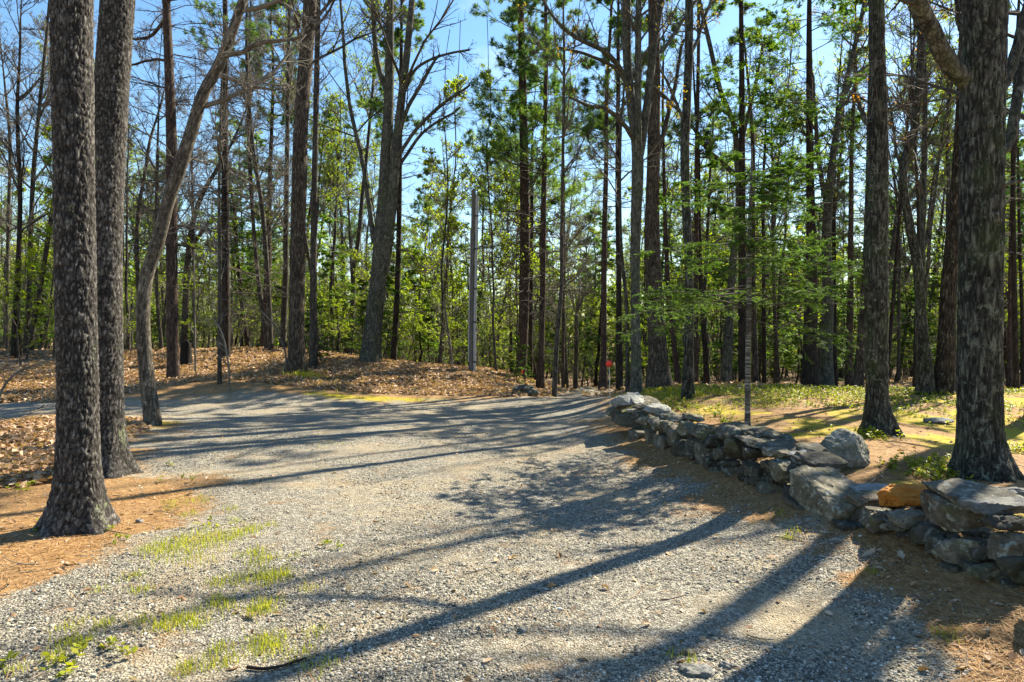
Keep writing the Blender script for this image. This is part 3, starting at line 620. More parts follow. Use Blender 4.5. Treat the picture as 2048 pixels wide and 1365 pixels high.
def trunk_mesh(name, P, R, mat, k=12, flare=0.55, fh=0.28, amp=0.0, seed=0, sx=0.03, sz=0.14, lump=0.06, extra=None, flz=None):
    n = len(P); T = nrm(np.gradient(P, axis=0))
    U = nrm(np.cross(T, np.array([0.05, 1.0, 0.0]))); W = np.cross(T, U)
    a = np.arange(k) * 2 * pi / k
    dirs = np.cos(a)[None, :, None] * U[:, None, :] + np.sin(a)[None, :, None] * W[:, None, :]
    z = P[:, 2]; g = np.random.default_rng(seed + 5)
    nl = 5; ph = g.uniform(0, 2 * pi); lobes = 0.55 + 0.45 * np.cos(nl * a + ph + 0.8 * np.sin(a + ph)) + 0.25 * np.cos(3 * a + ph * 2)
    zz = np.maximum(z, 0)
    rr = R[:, None] * (1 + flare * np.exp(-zz / fh)[:, None] * (0.45 + 0.75 * lobes[None, :]))
    V = P[:, None, :] + dirs * rr[..., None]
    flat = V.reshape(-1, 3)
    fur = None
    d = (fbm(flat * np.array([2.2, 2.2, 1.1]) / max(R[0] * 6, .3) * .6, 3, seed) - 0.5) * 2 * lump * R.mean()
    if amp:
        q = flat / np.array([sx, sx, sz])
        r1 = 1 - np.abs(2 * fbm(q + 0.6 * (fbm(q * .5, 2, seed + 7)[:, None] - .5), 3, seed + 1) - 1)
        r2 = fbm(flat / np.array([sx * .35, sx * .35, sz * .22]), 2, seed + 2)
        fur = np.clip((r1 - 0.68) / 0.27, 0, 1) ** 1.2; d = d - amp * fur + amp * 0.35 * (r2 - .5)
    V = V + dirs * d.reshape(n, k)[..., None]
    mb = MB(); i = (np.arange(n - 1) * k)[:, None]; j = np.arange(k)[None, :]; j2 = (j + 1) % k
    mb.add(V, np.stack([i + j, i + j2, i + k + j2, i + k + j], -1).reshape(-1, 4))
    me = mb.mesh(name, mat)
    if fur is not None: me.attributes.new('furrow', 'FLOAT', 'POINT').data.foreach_set('value', fur.astype(np.float32))
    return me

def trunk_path(tr):
    nm, cat, mat, d, pts, H, crown, lab = tr
    base = px3(pts[0][0], pts[0][1], d); base[2] = float(gz([base[0]], [base[1]])[0])
    P = np.array([np.r_[px3(x, y, d) - base, w * 0.5 / F * d / math.sqrt(1 + ((x - 1024) / F) ** 2)] for x, y, w in pts])
    P[0, 2] = 0
    g = np.random.default_rng(int(pts[0][0] * 7 + d))
    top = P[-1]; dr = nrm((P[-1] - P[-2])[:3]); hi = top[2]
    if len(crown) and crown[0] != 'vase' and H > hi + 1:
        k = max(3, int((H - hi) / 2)); dd = dr.copy(); q = top[:3].copy()
        for i in range(k):
            dd = nrm(dd + np.array([g.normal(0, .05), g.normal(0, .05), 0.18])); q = q + dd * (H - hi) / k
            P = np.vstack([P, np.r_[q, max(top[3] * (1 - (i + 1) / k * 0.9), 0.012)]])
    n = len(P); wob = np.cumsum(g.normal(0, 0.05, n)); wob -= np.linspace(wob[0], wob[0], n)
    P[:, 1] += wob * (0.5 if d > 9 else 0.25)
    P = np.vstack([np.r_[P[0, :2] , -0.25, P[0, 3]], P])
    return base, P

def shoot(Pt, Rt, h0, h1, n, g, ang=(60, 95), L=(0.6, 1.6), npts=6, up=0.0, rabs=(0.008, 0.02), taper=0.6, whorl=0, jit=0.06, H=None):
    """n branches leaving a trunk path between heights h0 and h1"""
    z = Pt[:, 2]; hh = g.uniform(h0, h1, n) ** 1.0
    if whorl: hh = np.round(hh / whorl) * whorl + g.normal(0, 0.04, n)
    x = np.interp(hh, z, np.arange(len(z))); i = np.clip(x.astype(int), 0, len(z) - 2); f = (x - i)[:, None]
    p = Pt[i] * (1 - f) + Pt[i + 1] * f; T = nrm(Pt[i + 1] - Pt[i])
    az = g.uniform(0, 2 * pi, n); s = np.c_[np.cos(az), np.sin(az), np.zeros(n)]; s = nrm(s - T * np.sum(s * T, -1, keepdims=True))
    a = np.radians(g.uniform(ang[0], ang[1], n))[:, None]
    dd = nrm(T * np.cos(a) + s * np.sin(a))
    H = H or h1
    tp = 1 - taper * (hh - h0) / max(H - h0, .1)
    ln = g.uniform(L[0], L[1], n) * np.clip(tp, .12, 1)
    Q = curve(p, dd, ln, npts, up, jit, g)
    r0 = np.minimum(g.uniform(rabs[0], rabs[1], n), np.interp(hh, z, Rt) * 0.7)
    return Q, r0[:, None] * np.linspace(1, .3, npts)[None, :]

def add_bare(mb, Pt, Rt, h0, n1, sc, bud, g, H, fine=1.0, mt=0, zc=99, rt=1.0, lf=1.0):
    Q1, R1 = shoot(Pt, Rt, h0, H * .97, n1, g, (35, 62), (1.6 * sc, 3.8 * sc), 8, 0.45, (0.022 * sc, 0.05 * sc), .55, jit=.1, H=H)
    Q1, R1 = thin(Q1, R1, zc, g, .55); tubes(mb, Q1, R1, 5, mt)
    Q2, R2 = grow(Q1, R1, int(9 * fine), (.15, .98), (30, 60), (.3, .6), 6, .25, .1, g, .55, .006 * rt); Q2, R2 = thin(Q2, R2, zc, g, .3)
    tubes(mb, Q2, R2, 4, mt)
    Q3, R3 = grow(Q2, R2, int(6 * fine), (.15, 1), (25, 60), (.35, .7), 4, .2, .1, g, .6, .0045 * rt)
    tubes(mb, Q3, R3, 3, mt)
    Q4, R4 = grow(Q3, R3, 4, (.2, 1), (25, 55), (.4, .8), 3, .2, .08, g, .75, .0035 * rt)
    tubes(mb, Q4, R4, 3, mt)
    # thin side shoots from the trunk itself
    Q5, R5 = shoot(Pt, Rt, max(1.2, h0 * .55), H * .8, int(30 * fine), g, (45, 95), (.4, 2.0), 5, .15, (.006 * rt, .01 * rt), .3, H=H)
    tubes(mb, Q5, R5, 3, mt); Q6, R6 = grow(Q5, R5, 6, (.2, 1), (30, 60), (.3, .6), 3, .1, .1, g, .6, .004 * rt); tubes(mb, Q6, R6, 3, mt)
    if bud == 1: leaves(mb, Q4[g.random(len(Q4)) < .5], 3, (.03 * lf, .06 * lf), (.018 * lf, .03 * lf), g, 1, False)
    elif bud == 2: leaves(mb, Q4[g.random(len(Q4)) < .45], 3, (.032, .06), (.018, .034), g, 1, False, (20, 80), .5)
    elif bud == 3: leaves(mb, Q4[g.random(len(Q4)) < .22], 3, (.022, .042), (.014, .024), g, 1, False, (20, 80), .5)

def add_dead(mb, Pt, Rt, h0, h1, n, L, g, mt=0):
    Q, R = shoot(Pt, Rt, h0, h1, n, g, (72, 104), (.35 * L, L), 7, -.12, (.012, .024), .25, whorl=.45, jit=.07)
    tubes(mb, Q, R, 4, mt)
    Q2, R2 = grow(Q, R, 6, (.25, 1), (30, 65), (.2, .5), 4, -.05, .1, g, .55, .0075, flat=.75); tubes(mb, Q2, R2, 3, mt)
    Q3, R3 = grow(Q2, R2, 3, (.3, 1), (30, 60), (.3, .6), 3, -.05, .1, g, .7, .006, flat=.7); tubes(mb, Q3, R3, 3, mt)

def add_needles(mb, Pt, Rt, h1, H, n, L, g, kind, ln=None, mt=0, ml=1, taper=.75, k2=8, k3=4, m=9, zc=99, wd=1.0):
    if kind == 'pine':
        Q, R = shoot(Pt, Rt, h1, H * .985, n, g, (62, 88), (.55 * L, L), 7, .3, (.014, .028), taper, whorl=.55, jit=.07, H=H)
        Q, R = thin(Q, R, zc, g, .22); tubes(mb, Q, R, 4, mt)
        Q2, R2 = grow(Q, R, k2, (.35, 1), (30, 60), (.25, .5), 4, .3, .1, g, .5, .005, flat=.6); tubes(mb, Q2, R2, 3, mt)
        Q3, R3 = grow(Q2, R2, k3, (.3, 1), (25, 55), (.3, .6), 3, .35, .1, g, .7, .004); tubes(mb, Q3, R3, 3, mt)
        leaves(mb, Q3, m, ln or (.11, .2), (.012 * wd, .022 * wd), g, ml, False, (15, 60), .15)
        leaves(mb, Q2, m, ln or (.11, .2), (.012 * wd, .022 * wd), g, ml, False, (15, 60), .5)
    else:
        Q, R = shoot(Pt, Rt, h1, H * .985, n, g, (70, 96), (.5 * L, L), 8, -.22, (.010, .02), taper, jit=.05, H=H)
        Q, R = thin(Q, R, zc, g, .22); tubes(mb, Q, R, 4, mt)
        Q2, R2 = grow(Q, R, k2 + 3, (.15, 1), (40, 65), (.22, .5), 5, -.18, .06, g, .5, .004, flat=.92); tubes(mb, Q2, R2, 3, mt)
        Q3, R3 = grow(Q2, R2, k3, (.15, 1), (35, 60), (.3, .6), 3, -.15, .06, g, .7, .003, flat=.92)
        tubes(mb, Q3, R3, 3, mt)
        leaves(mb, Q3, m, ln or (.055, .10), (.016 * wd, .027 * wd), g, ml, True, (30, 65), .05, .08)
        leaves(mb, Q2, m, ln or (.055, .10), (.016 * wd, .027 * wd), g, ml, True, (30, 65), .3, .08)

# limbs and fork stems read off the photograph: label fragment -> list of pixel columns (x, y, w, depth offset)
LIMBS = {
 'pale smooth barked tree': [[(440,112,13,0),(470,108,11,.1),(510,85,9,.2),(560,76,8,.3),(602,70,6,.4)], [(442,152,10,0),(470,158,8,-.15),(510,172,7,-.3),(550,182,5,-.4)],
      [(470,25,9,0),(520,-30,8,.2),(560,-110,6,.3)], [(352,340,6,0),(390,320,5,.3),(420,330,4,.5)]],
 'straight brown pine': [[(335,35,8,0),(300,70,7,.2),(265,78,5,.4)], [(344,125,7,0),(310,118,6,.3),(262,130,5,.5)], [(338,0,7,0),(420,-10,6,-.3),(500,-5,4,-.6)]],
 'big smooth beech': [[(766,545,26,0),(776,470,25,-.1),(785,390,23,-.1),(793,300,19,-.2),(804,200,16,-.2),(816,110,14,-.3),(826,0,12,-.3),(836,-120,9,-.3),(842,-260,5,-.3)],
      [(775,185,12,0),(758,140,11,.1),(748,70,10,.2),(745,0,9,.3),(738,-120,6,.4)], [(748,486,11,0),(736,400,10,.2),(722,310,9,.3),(702,230,8,.4),(690,140,7,.5),(684,60,6,.5),(676,-60,4,.5)],
      [(795,290,9,-.2),(815,225,8,-.4),(845,170,7,-.5),(880,110,5,-.6)], [(806,190,7,-.2),(830,140,6,-.4),(880,112,5,-.5),(940,100,4,-.7)], [(790,320,8,-.2),(830,260,7,-.5),(880,210,6,-.8),(940,170,4,-1)],
      [(800,330,7,.1),(850,260,6,.4),(920,215,4,.7)]],
 'maple beyond the wall end': [[(1277,300,15,-.1),(1277,200,14,-.2),(1277,100,13,-.2),(1277,0,12,-.3),(1279,-140,8,-.3)],
      [(1279,310,19,.1),(1290,230,17,.1),(1300,140,16,.2),(1310,70,15,.2),(1321,10,13,.3),(1345,-90,9,.3),(1370,-190,5,.3)],
      [(1271,284,10,0),(1245,245,9,-.5),(1215,222,8,-.9),(1172,210,6,-1.3),(1140,196,4,-1.6)],
      [(1250,158,12,0),(1228,122,10,-.4),(1200,100,9,-.8),(1165,84,8,-1.2),(1130,62,7,-1.5),(1100,30,5,-1.7),(1080,-10,3,-1.8)],
      [(1303,118,9,.2),(1330,96,8,.5),(1350,66,8,.8),(1366,38,7,1.0),(1392,0,5,1.2)],
      [(1300,170,7,.1),(1340,200,6,.4),(1370,230,4,.6)], [(1262,180,8,0),(1225,130,7,-.3),(1180,110,6,-.6),(1120,95,4,-.9)]],
 'crooked grey tree': [[(1470,350,11,0),(1440,322,10,.2),(1412,298,9,.3),(1395,270,8,.4),(1380,250,6,.5)], [(1473,330,9,0),(1490,260,8,.1),(1510,180,7,.2),(1525,90,5,.3)]],
 'mottled maple in the clearing': [[(1378,120,8,0),(1400,60,7,.3),(1424,-10,5,.5)], [(1372,250,7,0),(1345,190,6,-.3),(1320,140,4,-.5)]],
 'straight grey maple': [[(1735,250,12,0),(1722,220,10,.1),(1712,190,7,.2)], [(1752,-90,26,0),(1700,-170,22,-.5),(1650,-260,17,-1.0),(1600,-330,11,-1.6),(1560,-380,7,-2)], [(1750,-200,20,0),(1800,-290,16,.3),(1850,-390,10,.6)],
      [(1752,-30,14,0),(1690,-70,12,.6),(1620,-130,9,1.2),(1560,-160,6,1.7)]],
 'twisted scaly barked': [[(1846,700,22,0),(1843,620,15,.1),(1843,541,13,.2),(1848,440,12,.2),(1852,330,12,.3),(1854,250,11,.3),(1852,124,10,.4),(1850,0,9,.4),(1848,-140,5,.4)],
      [(1846,640,9,.1),(1856,540,8,.0),(1864,420,7,-.1),(1874,340,6,-.1),(1890,250,6,-.2),(1908,165,5,-.2),(1930,60,4,-.3)], [(1805,350,8,0),(1790,300,6,.1),(1784,230,5,.2),(1770,150,4,.3)],
      [(1836,60,9,0),(1815,10,8,0),(1790,-60,6,0)]],
 'biggest trunk': [[(1935,165,44,0),(1905,138,40,-.05),(1878,95,38,-.15),(1856,45,36,-.25),(1832,-2,34,-.35),(1800,-70,28,-.5),(1760,-170,22,-.7),(1720,-300,15,-1.0)],
      [(1990,310,30,.1),(2014,292,26,.15),(2028,240,25,.2),(2038,170,25,.3),(2046,100,24,.4),(2058,0,22,.5),(2075,-150,17,.6),(2100,-320,11,.8)],
      [(1992,196,30,0),(2012,150,26,.05),(2030,85,25,.1),(2046,20,24,.15),(2070,-60,20,.2),(2110,-200,14,.2),(2150,-380,8,.2)],
      [(1990,372,12,-.1),(2016,362,9,-.15),(2050,354,8,-.2),(2110,345,6,-.2)], [(1930,90,12,.2),(1918,30,10,.25),(1912,-60,8,.3)],
      [(1963,-60,60,0),(1930,-200,44,-.4),(1890,-360,30,-.9),(1830,-560,16,-1.4)], [(1968,-80,50,0),(2000,-240,36,.4),(2050,-430,22,.8)]],
 'lichen spotted maple': [[(1655,420,12,0),(1640,330,10,.2),(1630,240,8,.3),(1622,140,6,.4)], [(1690,190,8,0),(1712,150,7,.2),(1735,130,5,.3)]],
 'grey trunk behind the black stump': [[(378,500,9,0),(400,470,8,.3),(424,440,6,.5)]],
 'stout dark oak': [[(1308,330,12,0),(1330,260,10,.4),(1352,170,8,.7),(1368,80,6,.9)]],
}
def limb_paths(lab, base, d):
    out = []
    for key, ls in LIMBS.items():
        if lab.startswith(key):
            for l in ls: out.append(np.array([np.r_[px3(x, y, d + o) - base, w * .5 / F * d / math.sqrt(1 + ((x - 1024) / F) ** 2)] for x, y, w, o in l]))
    return out

def thin(Q, R, zc, g, keep):
    k = (Q[:, 0, 2] < zc) | (g.random(len(Q)) < keep); return Q[k], R[k]
LEAFMAT = {1: 'spring', 2: 'bud', 3: 'amber'}
for it, tr in enumerate(TREES):
    nm, cat, mat, d, pts, H, crown, lab = tr
    base, P4 = trunk_path(tr)
    g = np.random.default_rng(100 + it)
    root = thing(nm, lab, cat, tuple(base))
    near = d < 10
    if d < 7: n, k, amp = 460, 150, 0.016
    elif d < 10: n, k, amp = 380, 110, 0.014
    elif d < 16: n, k, amp = 150, 36, 0.007
    else: n, k, amp = 80, 16, 0.0
    if near:   # dense rings where the photograph looks, sparse above
        zc = 6.0
        hi = P4[:, 2] > zc; A_ = smooth_path(P4, 900)
        lo = A_[A_[:, 2] <= zc]; up_ = A_[A_[:, 2] > zc][::14]
        s = np.linspace(0, len(lo) - 1, n); lo = np.stack([np.interp(s, np.arange(len(lo)), lo[:, c]) for c in range(4)], 1)
        P = np.vstack([lo, up_])
    else: P = smooth_path(P4, n)
    Pt, Rt = P[:, :3], np.maximum(P[:, 3], 0.008)
    fl = {'pine': .55, 'redpine': .35, 'oak': .5, 'maple': .35, 'greymaple': .45, 'beech': .3, 'hem': .3, 'slim': .35}[mat]
    fl *= .45
    if near: fl = {'pine': .75, 'maple': .5, 'greymaple': .5}[mat]
    big = pts[0][2] / pts[1][2]
    if mat == 'pine': a_, sx_, sz_ = amp * .8, .024, .055
    else: a_, sx_, sz_ = amp * (.7 if mat != 'beech' else .25), .022, .14
    me = trunk_mesh('trunk', Pt, Rt, M[mat], k, fl, .2 if near else .3, a_, it * 3, sx_, sz_, .05 if near else .09)
    link('trunk', me, root)
    # limbs
    lps = limb_paths(lab, base, d); SQ, SR = [], []
    for lp in lps:
        S = smooth_path(lp, 26 if near else 16); S[:, 3] = np.maximum(S[:, 3], .005)
        big_l = lp[0, 3] > .045
        mb = MB()
        Sw = S.copy(); Sw[1:-1, :3] += np.cumsum(g.normal(0, .012 if near else .02, (len(S) - 2, 3)), 0) * .4
        tubes(mb, Sw[None, :, :3], Sw[None, :, 3], 28 if near else 12)
        link('limb', mb.mesh('limb', M[mat]), root)
        SQ.append(Sw[:, :3]); SR.append(Sw[:, 3])
    mb = MB(); kind = crown[0]; leafm = None; zc = EYE + .5 * d + .6 - base[2]
    if kind == 'bare':
        add_bare(mb, Pt, Rt, crown[1], crown[2], crown[3], crown[4], g, H, zc=zc, rt=max(1, d / 17))
        leafm = M[LEAFMAT.get(crown[4], 'spring')]
    elif kind == 'high':
        if mat == 'pine': add_needles(mb, Pt, Rt, crown[1], H, 40, 3.0, g, 'pine', (.1, .17)); leafm = M['pineneedle']
        else: add_bare(mb, Pt, Rt, crown[1], 7, 1.2, 2, g, H, zc=8); leafm = M['bud']
    elif kind == 'dead':
        add_dead(mb, Pt, Rt, crown[1], crown[4], crown[2], crown[3], g)
        add_needles(mb, Pt, Rt, crown[4] - 1.5, H, 12 if pts[0][0] > 1300 else 30, 2.0, g, 'pine', m=16, zc=zc); leafm = M['pineneedle']
    elif kind in ('pine', 'hem'):
        add_dead(mb, Pt, Rt, crown[1], crown[2] + 1.5, int(crown[4] * .55), crown[3] * .85, g)
        add_needles(mb, Pt, Rt, crown[2], H, crown[4], crown[3], g, kind, m=17, zc=zc); leafm = M['pineneedle' if kind == 'pine' else 'needle']
    elif kind == 'vase':
        top = Pt[-1:].repeat(11, 0); a = g.uniform(0, 2 * pi, 11); dd = nrm(np.c_[np.cos(a) * .33, np.sin(a) * .33, np.ones(11)])
        Q = curve(top - np.array([0, 0, .02]), dd, g.uniform(1.7, 2.6, 11), 8, .1, .07, g); R = np.full((11, 1), .035) * np.linspace(1, .3, 8)[None]
        tubes(mb, Q, R, 5); Q2, R2 = grow(Q, R, 6, (.25, 1), (20, 45), (.3, .5), 5, .2, .08, g, .6, .006); tubes(mb, Q2, R2, 4)
        Q3, R3 = grow(Q2, R2, 5, (.2, 1), (20, 50), (.4, .7), 3, .1, .1, g, .7, .005); tubes(mb, Q3, R3, 3); leafm = M['spring']
    # twigs on the traced limbs
    if SQ:
        for q, r in zip(SQ, SR):
            b = crown[4] if kind == 'bare' else (2 if kind == 'high' else 0)
            if kind == 'high' and mat == 'pine': b = 0
            Q2, R2 = grow(q[None], r[None], 9, (.35, 1), (35, 65), (.22, .5), 6, .2, .1, g, .4, .006); tubes(mb, Q2, R2, 4)
            Q3, R3 = grow(Q2, R2, 6, (.2, 1), (25, 60), (.3, .7), 4, .1, .1, g, .6, .004); tubes(mb, Q3, R3, 3)
            Q4, R4 = grow(Q3, R3, 3, (.2, 1), (25, 55), (.4, .8), 3, .1, .1, g, .7, .0035); tubes(mb, Q4, R4, 3)
            if b: leaves(mb, Q4[g.random(len(Q4)) < (.25, .42, .16)[b - 1]], 3, (.03, .055) if d > 10 else (.02, .036), (.017, .032) if d > 10 else (.012, .02), g, 1, False, (20, 80), .3)
    link('crown', mb.mesh('crown', [M['paletwig' if mat in ('beech', 'slim') else 'twig'], leafm]), root)

# the young hemlock behind the wall: one slender ringed stem with layered sprays
g = np.random.default_rng(77); d = 9.75
base = px3(1495, 857, d); base[2] = float(gz([base[0]], [base[1]])[0])
root = thing('young_hemlock', 'young hemlock with a thin pale ringed stem and layered green sprays, right behind the wall', 'tree', tuple(base))
P4 = smooth_path(np.array([np.r_[px3(x, y, d) - base, w * .5 / F * d] for x, y, w in [(1495,872,13),(1495,857,12),(1496,720,11),(1498,600,10),(1499,480,9),(1501,400,7),(1503,335,4),(1504,290,2)]]), 120)
link('trunk', trunk_mesh('trunk', P4[:, :3], P4[:, 3], M['young'], 16, .25, .08, 0, 5, lump=.04), root)
mb = MB()
Q, R = shoot(P4[:, :3], P4[:, 3], 1.5, 4.0, 60, g, (74, 98), (1.3, 2.2), 9, -.2, (.007, .013), .62, jit=.05, H=4.1)
tubes(mb, Q, R, 4); Q2, R2 = grow(Q, R, 13, (.22, 1), (42, 62), (.2, .46), 5, -.15, .05, g, .5, .003, flat=.94); tubes(mb, Q2, R2, 3)
Q3, R3 = grow(Q2, R2, 7, (.08, 1), (38, 58), (.25, .5), 3, -.12, .04, g, .7, .002, flat=.95); tubes(mb, Q3, R3, 3)
link('branches', mb.mesh('branches', M['twig']), root)
mb = MB(); leaves(mb, Q3, 36, (.017, .030), (.0055, .009), g, 0, True, (48, 80), .0, .06); leaves(mb, Q2, 44, (.017, .030), (.0055, .009), g, 0, True, (48, 80), .1, .06)
link('foliage', mb.mesh('foliage', M['needle']), root)

# ------------------------------------------------------------------ the woods behind: prototypes, then copies
def straight(H, r, g, lean=.06, n=14):
    z = np.linspace(-.2, H, n); w = np.cumsum(g.normal(0, .09, (n, 2)), 0); w -= w[1]
    l = g.normal(0, lean, 2)
    P = np.c_[w * .55 + l * z[:, None], z]; R = np.maximum(r * (1 - .85 * np.clip(z / H, 0, 1)), .012)
    return smooth_path(np.c_[P, R], 40)
def proto(nm, cat, mat, build, H, r, seed, leafm, twig='twig', k=8):
    g = np.random.default_rng(seed); P = straight(H, r, g)
    root = thing(nm, '', cat, (0, 0, -50))
    link('trunk', trunk_mesh('trunk', P[:, :3], P[:, 3], M[mat], k, .4, .3, 0, seed), root)
    mb = MB(); build(mb, P[:, :3], P[:, 3], H, g)
    link('crown', mb.mesh('crown', [M[twig], M[leafm]]), root)
    return root
def b_bare(h0f, n1, sc, bud):
    return lambda mb, P, R, H, g: add_bare(mb, P, R, H * h0f, n1, sc, bud, g, H, 1.0, rt=1.7, lf=1.7)
def b_pine(mb, P, R, H, g):
    add_dead(mb, P, R, 1.5, H * .6, 34, 1.8, g); add_needles(mb, P, R, H * .42, H, 50, 2.4, g, 'pine', (.15, .26), k2=7, k3=3, m=26, wd=.8)
def b_hem(mb, P, R, H, g):
    add_dead(mb, P, R, 1.2, H * .35, 16, 1.6, g); add_needles(mb, P, R, H * .16, H, 70, 2.5, g, 'hem', (.08, .14), k2=7, k3=4, m=11, wd=1.3)
def b_under(mb, P, R, H, g):
    Q, R1 = shoot(P, R, .5, H * .97, 20, g, (45, 80), (.5, 1.3), 6, .1, (.006, .012), .5, H=H); tubes(mb, Q, R1, 3)
    Q2, R2 = grow(Q, R1, 7, (.2, 1), (30, 60), (.3, .55), 4, 0, .08, g, .6, .004, flat=.7); tubes(mb, Q2, R2, 3)
    leaves(mb, Q2, 24, (.045, .09), (.022, .042), g, 1, True, (30, 75), .1, .15)
def b_thick(mb, P, R, H, g):
    n = 9; a = g.uniform(0, 2 * pi, n); p = np.c_[g.normal(0, .25, (n, 2)), np.full(n, -.1)]
    Q = curve(p, nrm(np.c_[np.cos(a) * .35, np.sin(a) * .35, np.ones(n)]), g.uniform(.6 * H, H, n), 8, .1, .09, g); Rr = g.uniform(.008, .018, (n, 1)) * np.linspace(1, .3, 8)[None]
    tubes(mb, Q, Rr, 4); Q2, R2 = grow(Q, Rr, 10, (.2, 1), (30, 65), (.2, .5), 5, .1, .1, g, .55, .005); tubes(mb, Q2, R2, 3)
    Q3, R3 = grow(Q2, R2, 5, (.2, 1), (25, 60), (.3, .6), 3, .1, .1, g, .7, .004); tubes(mb, Q3, R3, 3)
    leaves(mb, Q3[g.random(len(Q3)) < .4], 3, (.04, .07), (.02, .035), g, 1, False)
PR = {
 'bare': [proto('bare_tree', 'tree', 'slim', b_bare(.28 + .04 * i, 13 + i, 1.0, 0 if i == 2 else 1), 12 + 1.0 * i, .085 + .008 * i, 900 + i, 'spring', 'paletwig' if i % 2 else 'twig') for i in range(6)],
 'hem': [proto('hemlock_tree', 'tree', 'hem', b_hem, 9 + 1.6 * i, .10 + .015 * i, 920 + i, 'needle') for i in range(4)],
 'pine': [proto('pine_tree', 'tree', 'redpine', b_pine, 13 + 1.2 * i, .12 + .012 * i, 930 + i, 'pineneedle') for i in range(3)],
 'stem': [proto('thin_tree', 'tree', 'slim', b_bare(.22, 9, .5, 1), 7 + 1.2 * i, .035 + .004 * i, 980 + i, 'spring', 'paletwig' if i != 1 else 'twig', 6) for i in range(4)],
 'under': [proto('leafy_sapling', 'sapling', 'slim', b_under, 2.4 + .8 * i, .02 + .003 * i, 940 + i, 'spring', 'paletwig', 5) for i in range(4)],
 'smallhem': [proto('hemlock_sapling', 'sapling', 'hem', lambda mb, P, R, H, g: add_needles(mb, P, R, .35, H, 34, 1.15, g, 'hem', (.05, .09), k2=6, k3=3, m=14, wd=1.0), 2.6 + 1.1 * i, .025 + .006 * i, 960 + i, 'needle', 'twig', 6) for i in range(3)],
 'thick': [proto('bare_shrub', 'shrub', 'slim', b_thick, 2.2 + .6 * i, .012, 950 + i, 'spring', 'paletwig', 4) for i in range(3)],
}
KINDTXT = {'bare': ('slim bare spring tree', 'bare slim trees'), 'hem': ('dark green layered hemlock', 'hemlocks'), 'pine': ('tall pine with dead lower branches', 'tall pines'),
           'stem': ('thin pole sized bare tree', 'thin bare trees'), 'under': ('fresh yellow green leafy sapling', 'leafy saplings'), 'smallhem': ('small bushy green hemlock sapling', 'small hemlocks'), 'thick': ('bare many stemmed twiggy shrub', 'bare shrubs')}
REG = [(0, 115, 'left of the closest dark pine'), (115, 430, 'in the woods behind the black stump and leaning tree'), (430, 640, 'in the woods behind the tall dark oak'), (640, 900, 'in the woods behind the big forked beech'),
       (900, 1100, 'in the woods behind the grey utility pole'), (1100, 1250, 'past the far end of the driveway'), (1250, 1460, 'in the woods behind the stout dark oak'), (1460, 1700, 'in the woods behind the young hemlock'),
       (1700, 1900, 'in the woods behind the grey lichened maple'), (1900, 2049, 'in the woods right of the biggest trunk')]
TB = np.array([[px3(tr[4][0][0], tr[4][0][1], tr[3])[0], tr[3]] for tr in TREES])
placed = [tuple(q) for q in TB]
g = np.random.default_rng(4242); used = {}
def place(kind, X, Y, s, rot=None):
    px = 1024 + X / Y * F
    if px < -140 or px > 2190: return None
    i = int(g.integers(len(PR[kind]))); src = PR[kind][i]
    first = used.get(src.name) is None; used[src.name] = 1
    o = src if first else copy_tree(src)
    o.location = (X, Y, float(gz([X], [Y])[0]) - .03); o.rotation_euler = (g.normal(0, .03), g.normal(0, .03), g.uniform(0, 6.28) if rot is None else rot); o.scale = (s, s, s * g.uniform(.92, 1.1))
    reg = next((r[2] for r in REG if r[0] <= px < r[1]), REG[0][2] if px < 0 else REG[-1][2])
    tag(o, KINDTXT[kind][0] + ' ' + reg, 'sapling' if kind in ('under', 'smallhem') else ('shrub' if kind == 'thick' else 'tree'), KINDTXT[kind][1] + ' ' + reg)
    placed.append((X, Y)); return o
def scatter(kind, n, y0, y1, s0, s1, mind, lo=-.82, hi=.82, side=0):
    k = tries = 0
    while k < n and tries < n * 60:
        tries += 1
        Y = math.sqrt(g.uniform(y0 ** 2, y1 ** 2)); X = g.uniform(lo, hi) * Y
        roadx = 1.9 + max(0, Y - 15) * .10
        if abs(X - roadx) < 1.9 and Y < 36: continue
        if X > roadx and Y < 23 and kind in ('bare', 'pine', 'hem', 'under', 'thick', 'smallhem', 'stem'): continue
        if any((X - a) ** 2 + (Y - b) ** 2 < mind ** 2 for a, b in placed): continue
        if place(kind, X, Y, g.uniform(s0, s1)) is not None: k += 1
scatter('bare', 96, 26, 64, .8, 1.15, 1.2)
scatter('pine', 20, 30, 62, .8, 1.1, 1.8)
scatter('hem', 54, 28, 62, .6, 1.1, 1.6, -.05, .82)
scatter('hem', 24, 29, 62, .5, 1.0, 1.6, -.82, -.05)
scatter('stem', 120, 24, 50, .8, 1.25, .8)
scatter('under', 50, 25.5, 52, .8, 1.5, 1.0, -.82, 0)
scatter('under', 30, 25.5, 52, .8, 1.5, 1.0, 0, .82)
scatter('smallhem', 22, 24.5, 50, .7, 1.5, 1.0, -.82, 0)
scatter('smallhem', 40, 24, 50, .7, 1.6, 1.0, .1, .82)
scatter('thick', 96, 24.5, 55, .8, 1.5, .9)
for X, Y, s in [(-6.3, 22.6, .75), (-4.6, 23.6, 1.0), (-5.2, 24.4, .8), (.45, 22.3, .42), (.2, 23.4, .5)]: place('smallhem', X, Y, s)
for X, Y, s in [(-16.2, 22.5, 1.0), (-17.2, 24.2, 1.2), (-15.4, 25.2, 1.0), (-18.4, 23, 1.1)]: place('under', X, Y, s)
for lst in PR.values():
    for o in lst:
        if o.name not in used:
            for ch in list(o.children): bpy.data.objects.remove(ch)
            bpy.data.objects.remove(o)

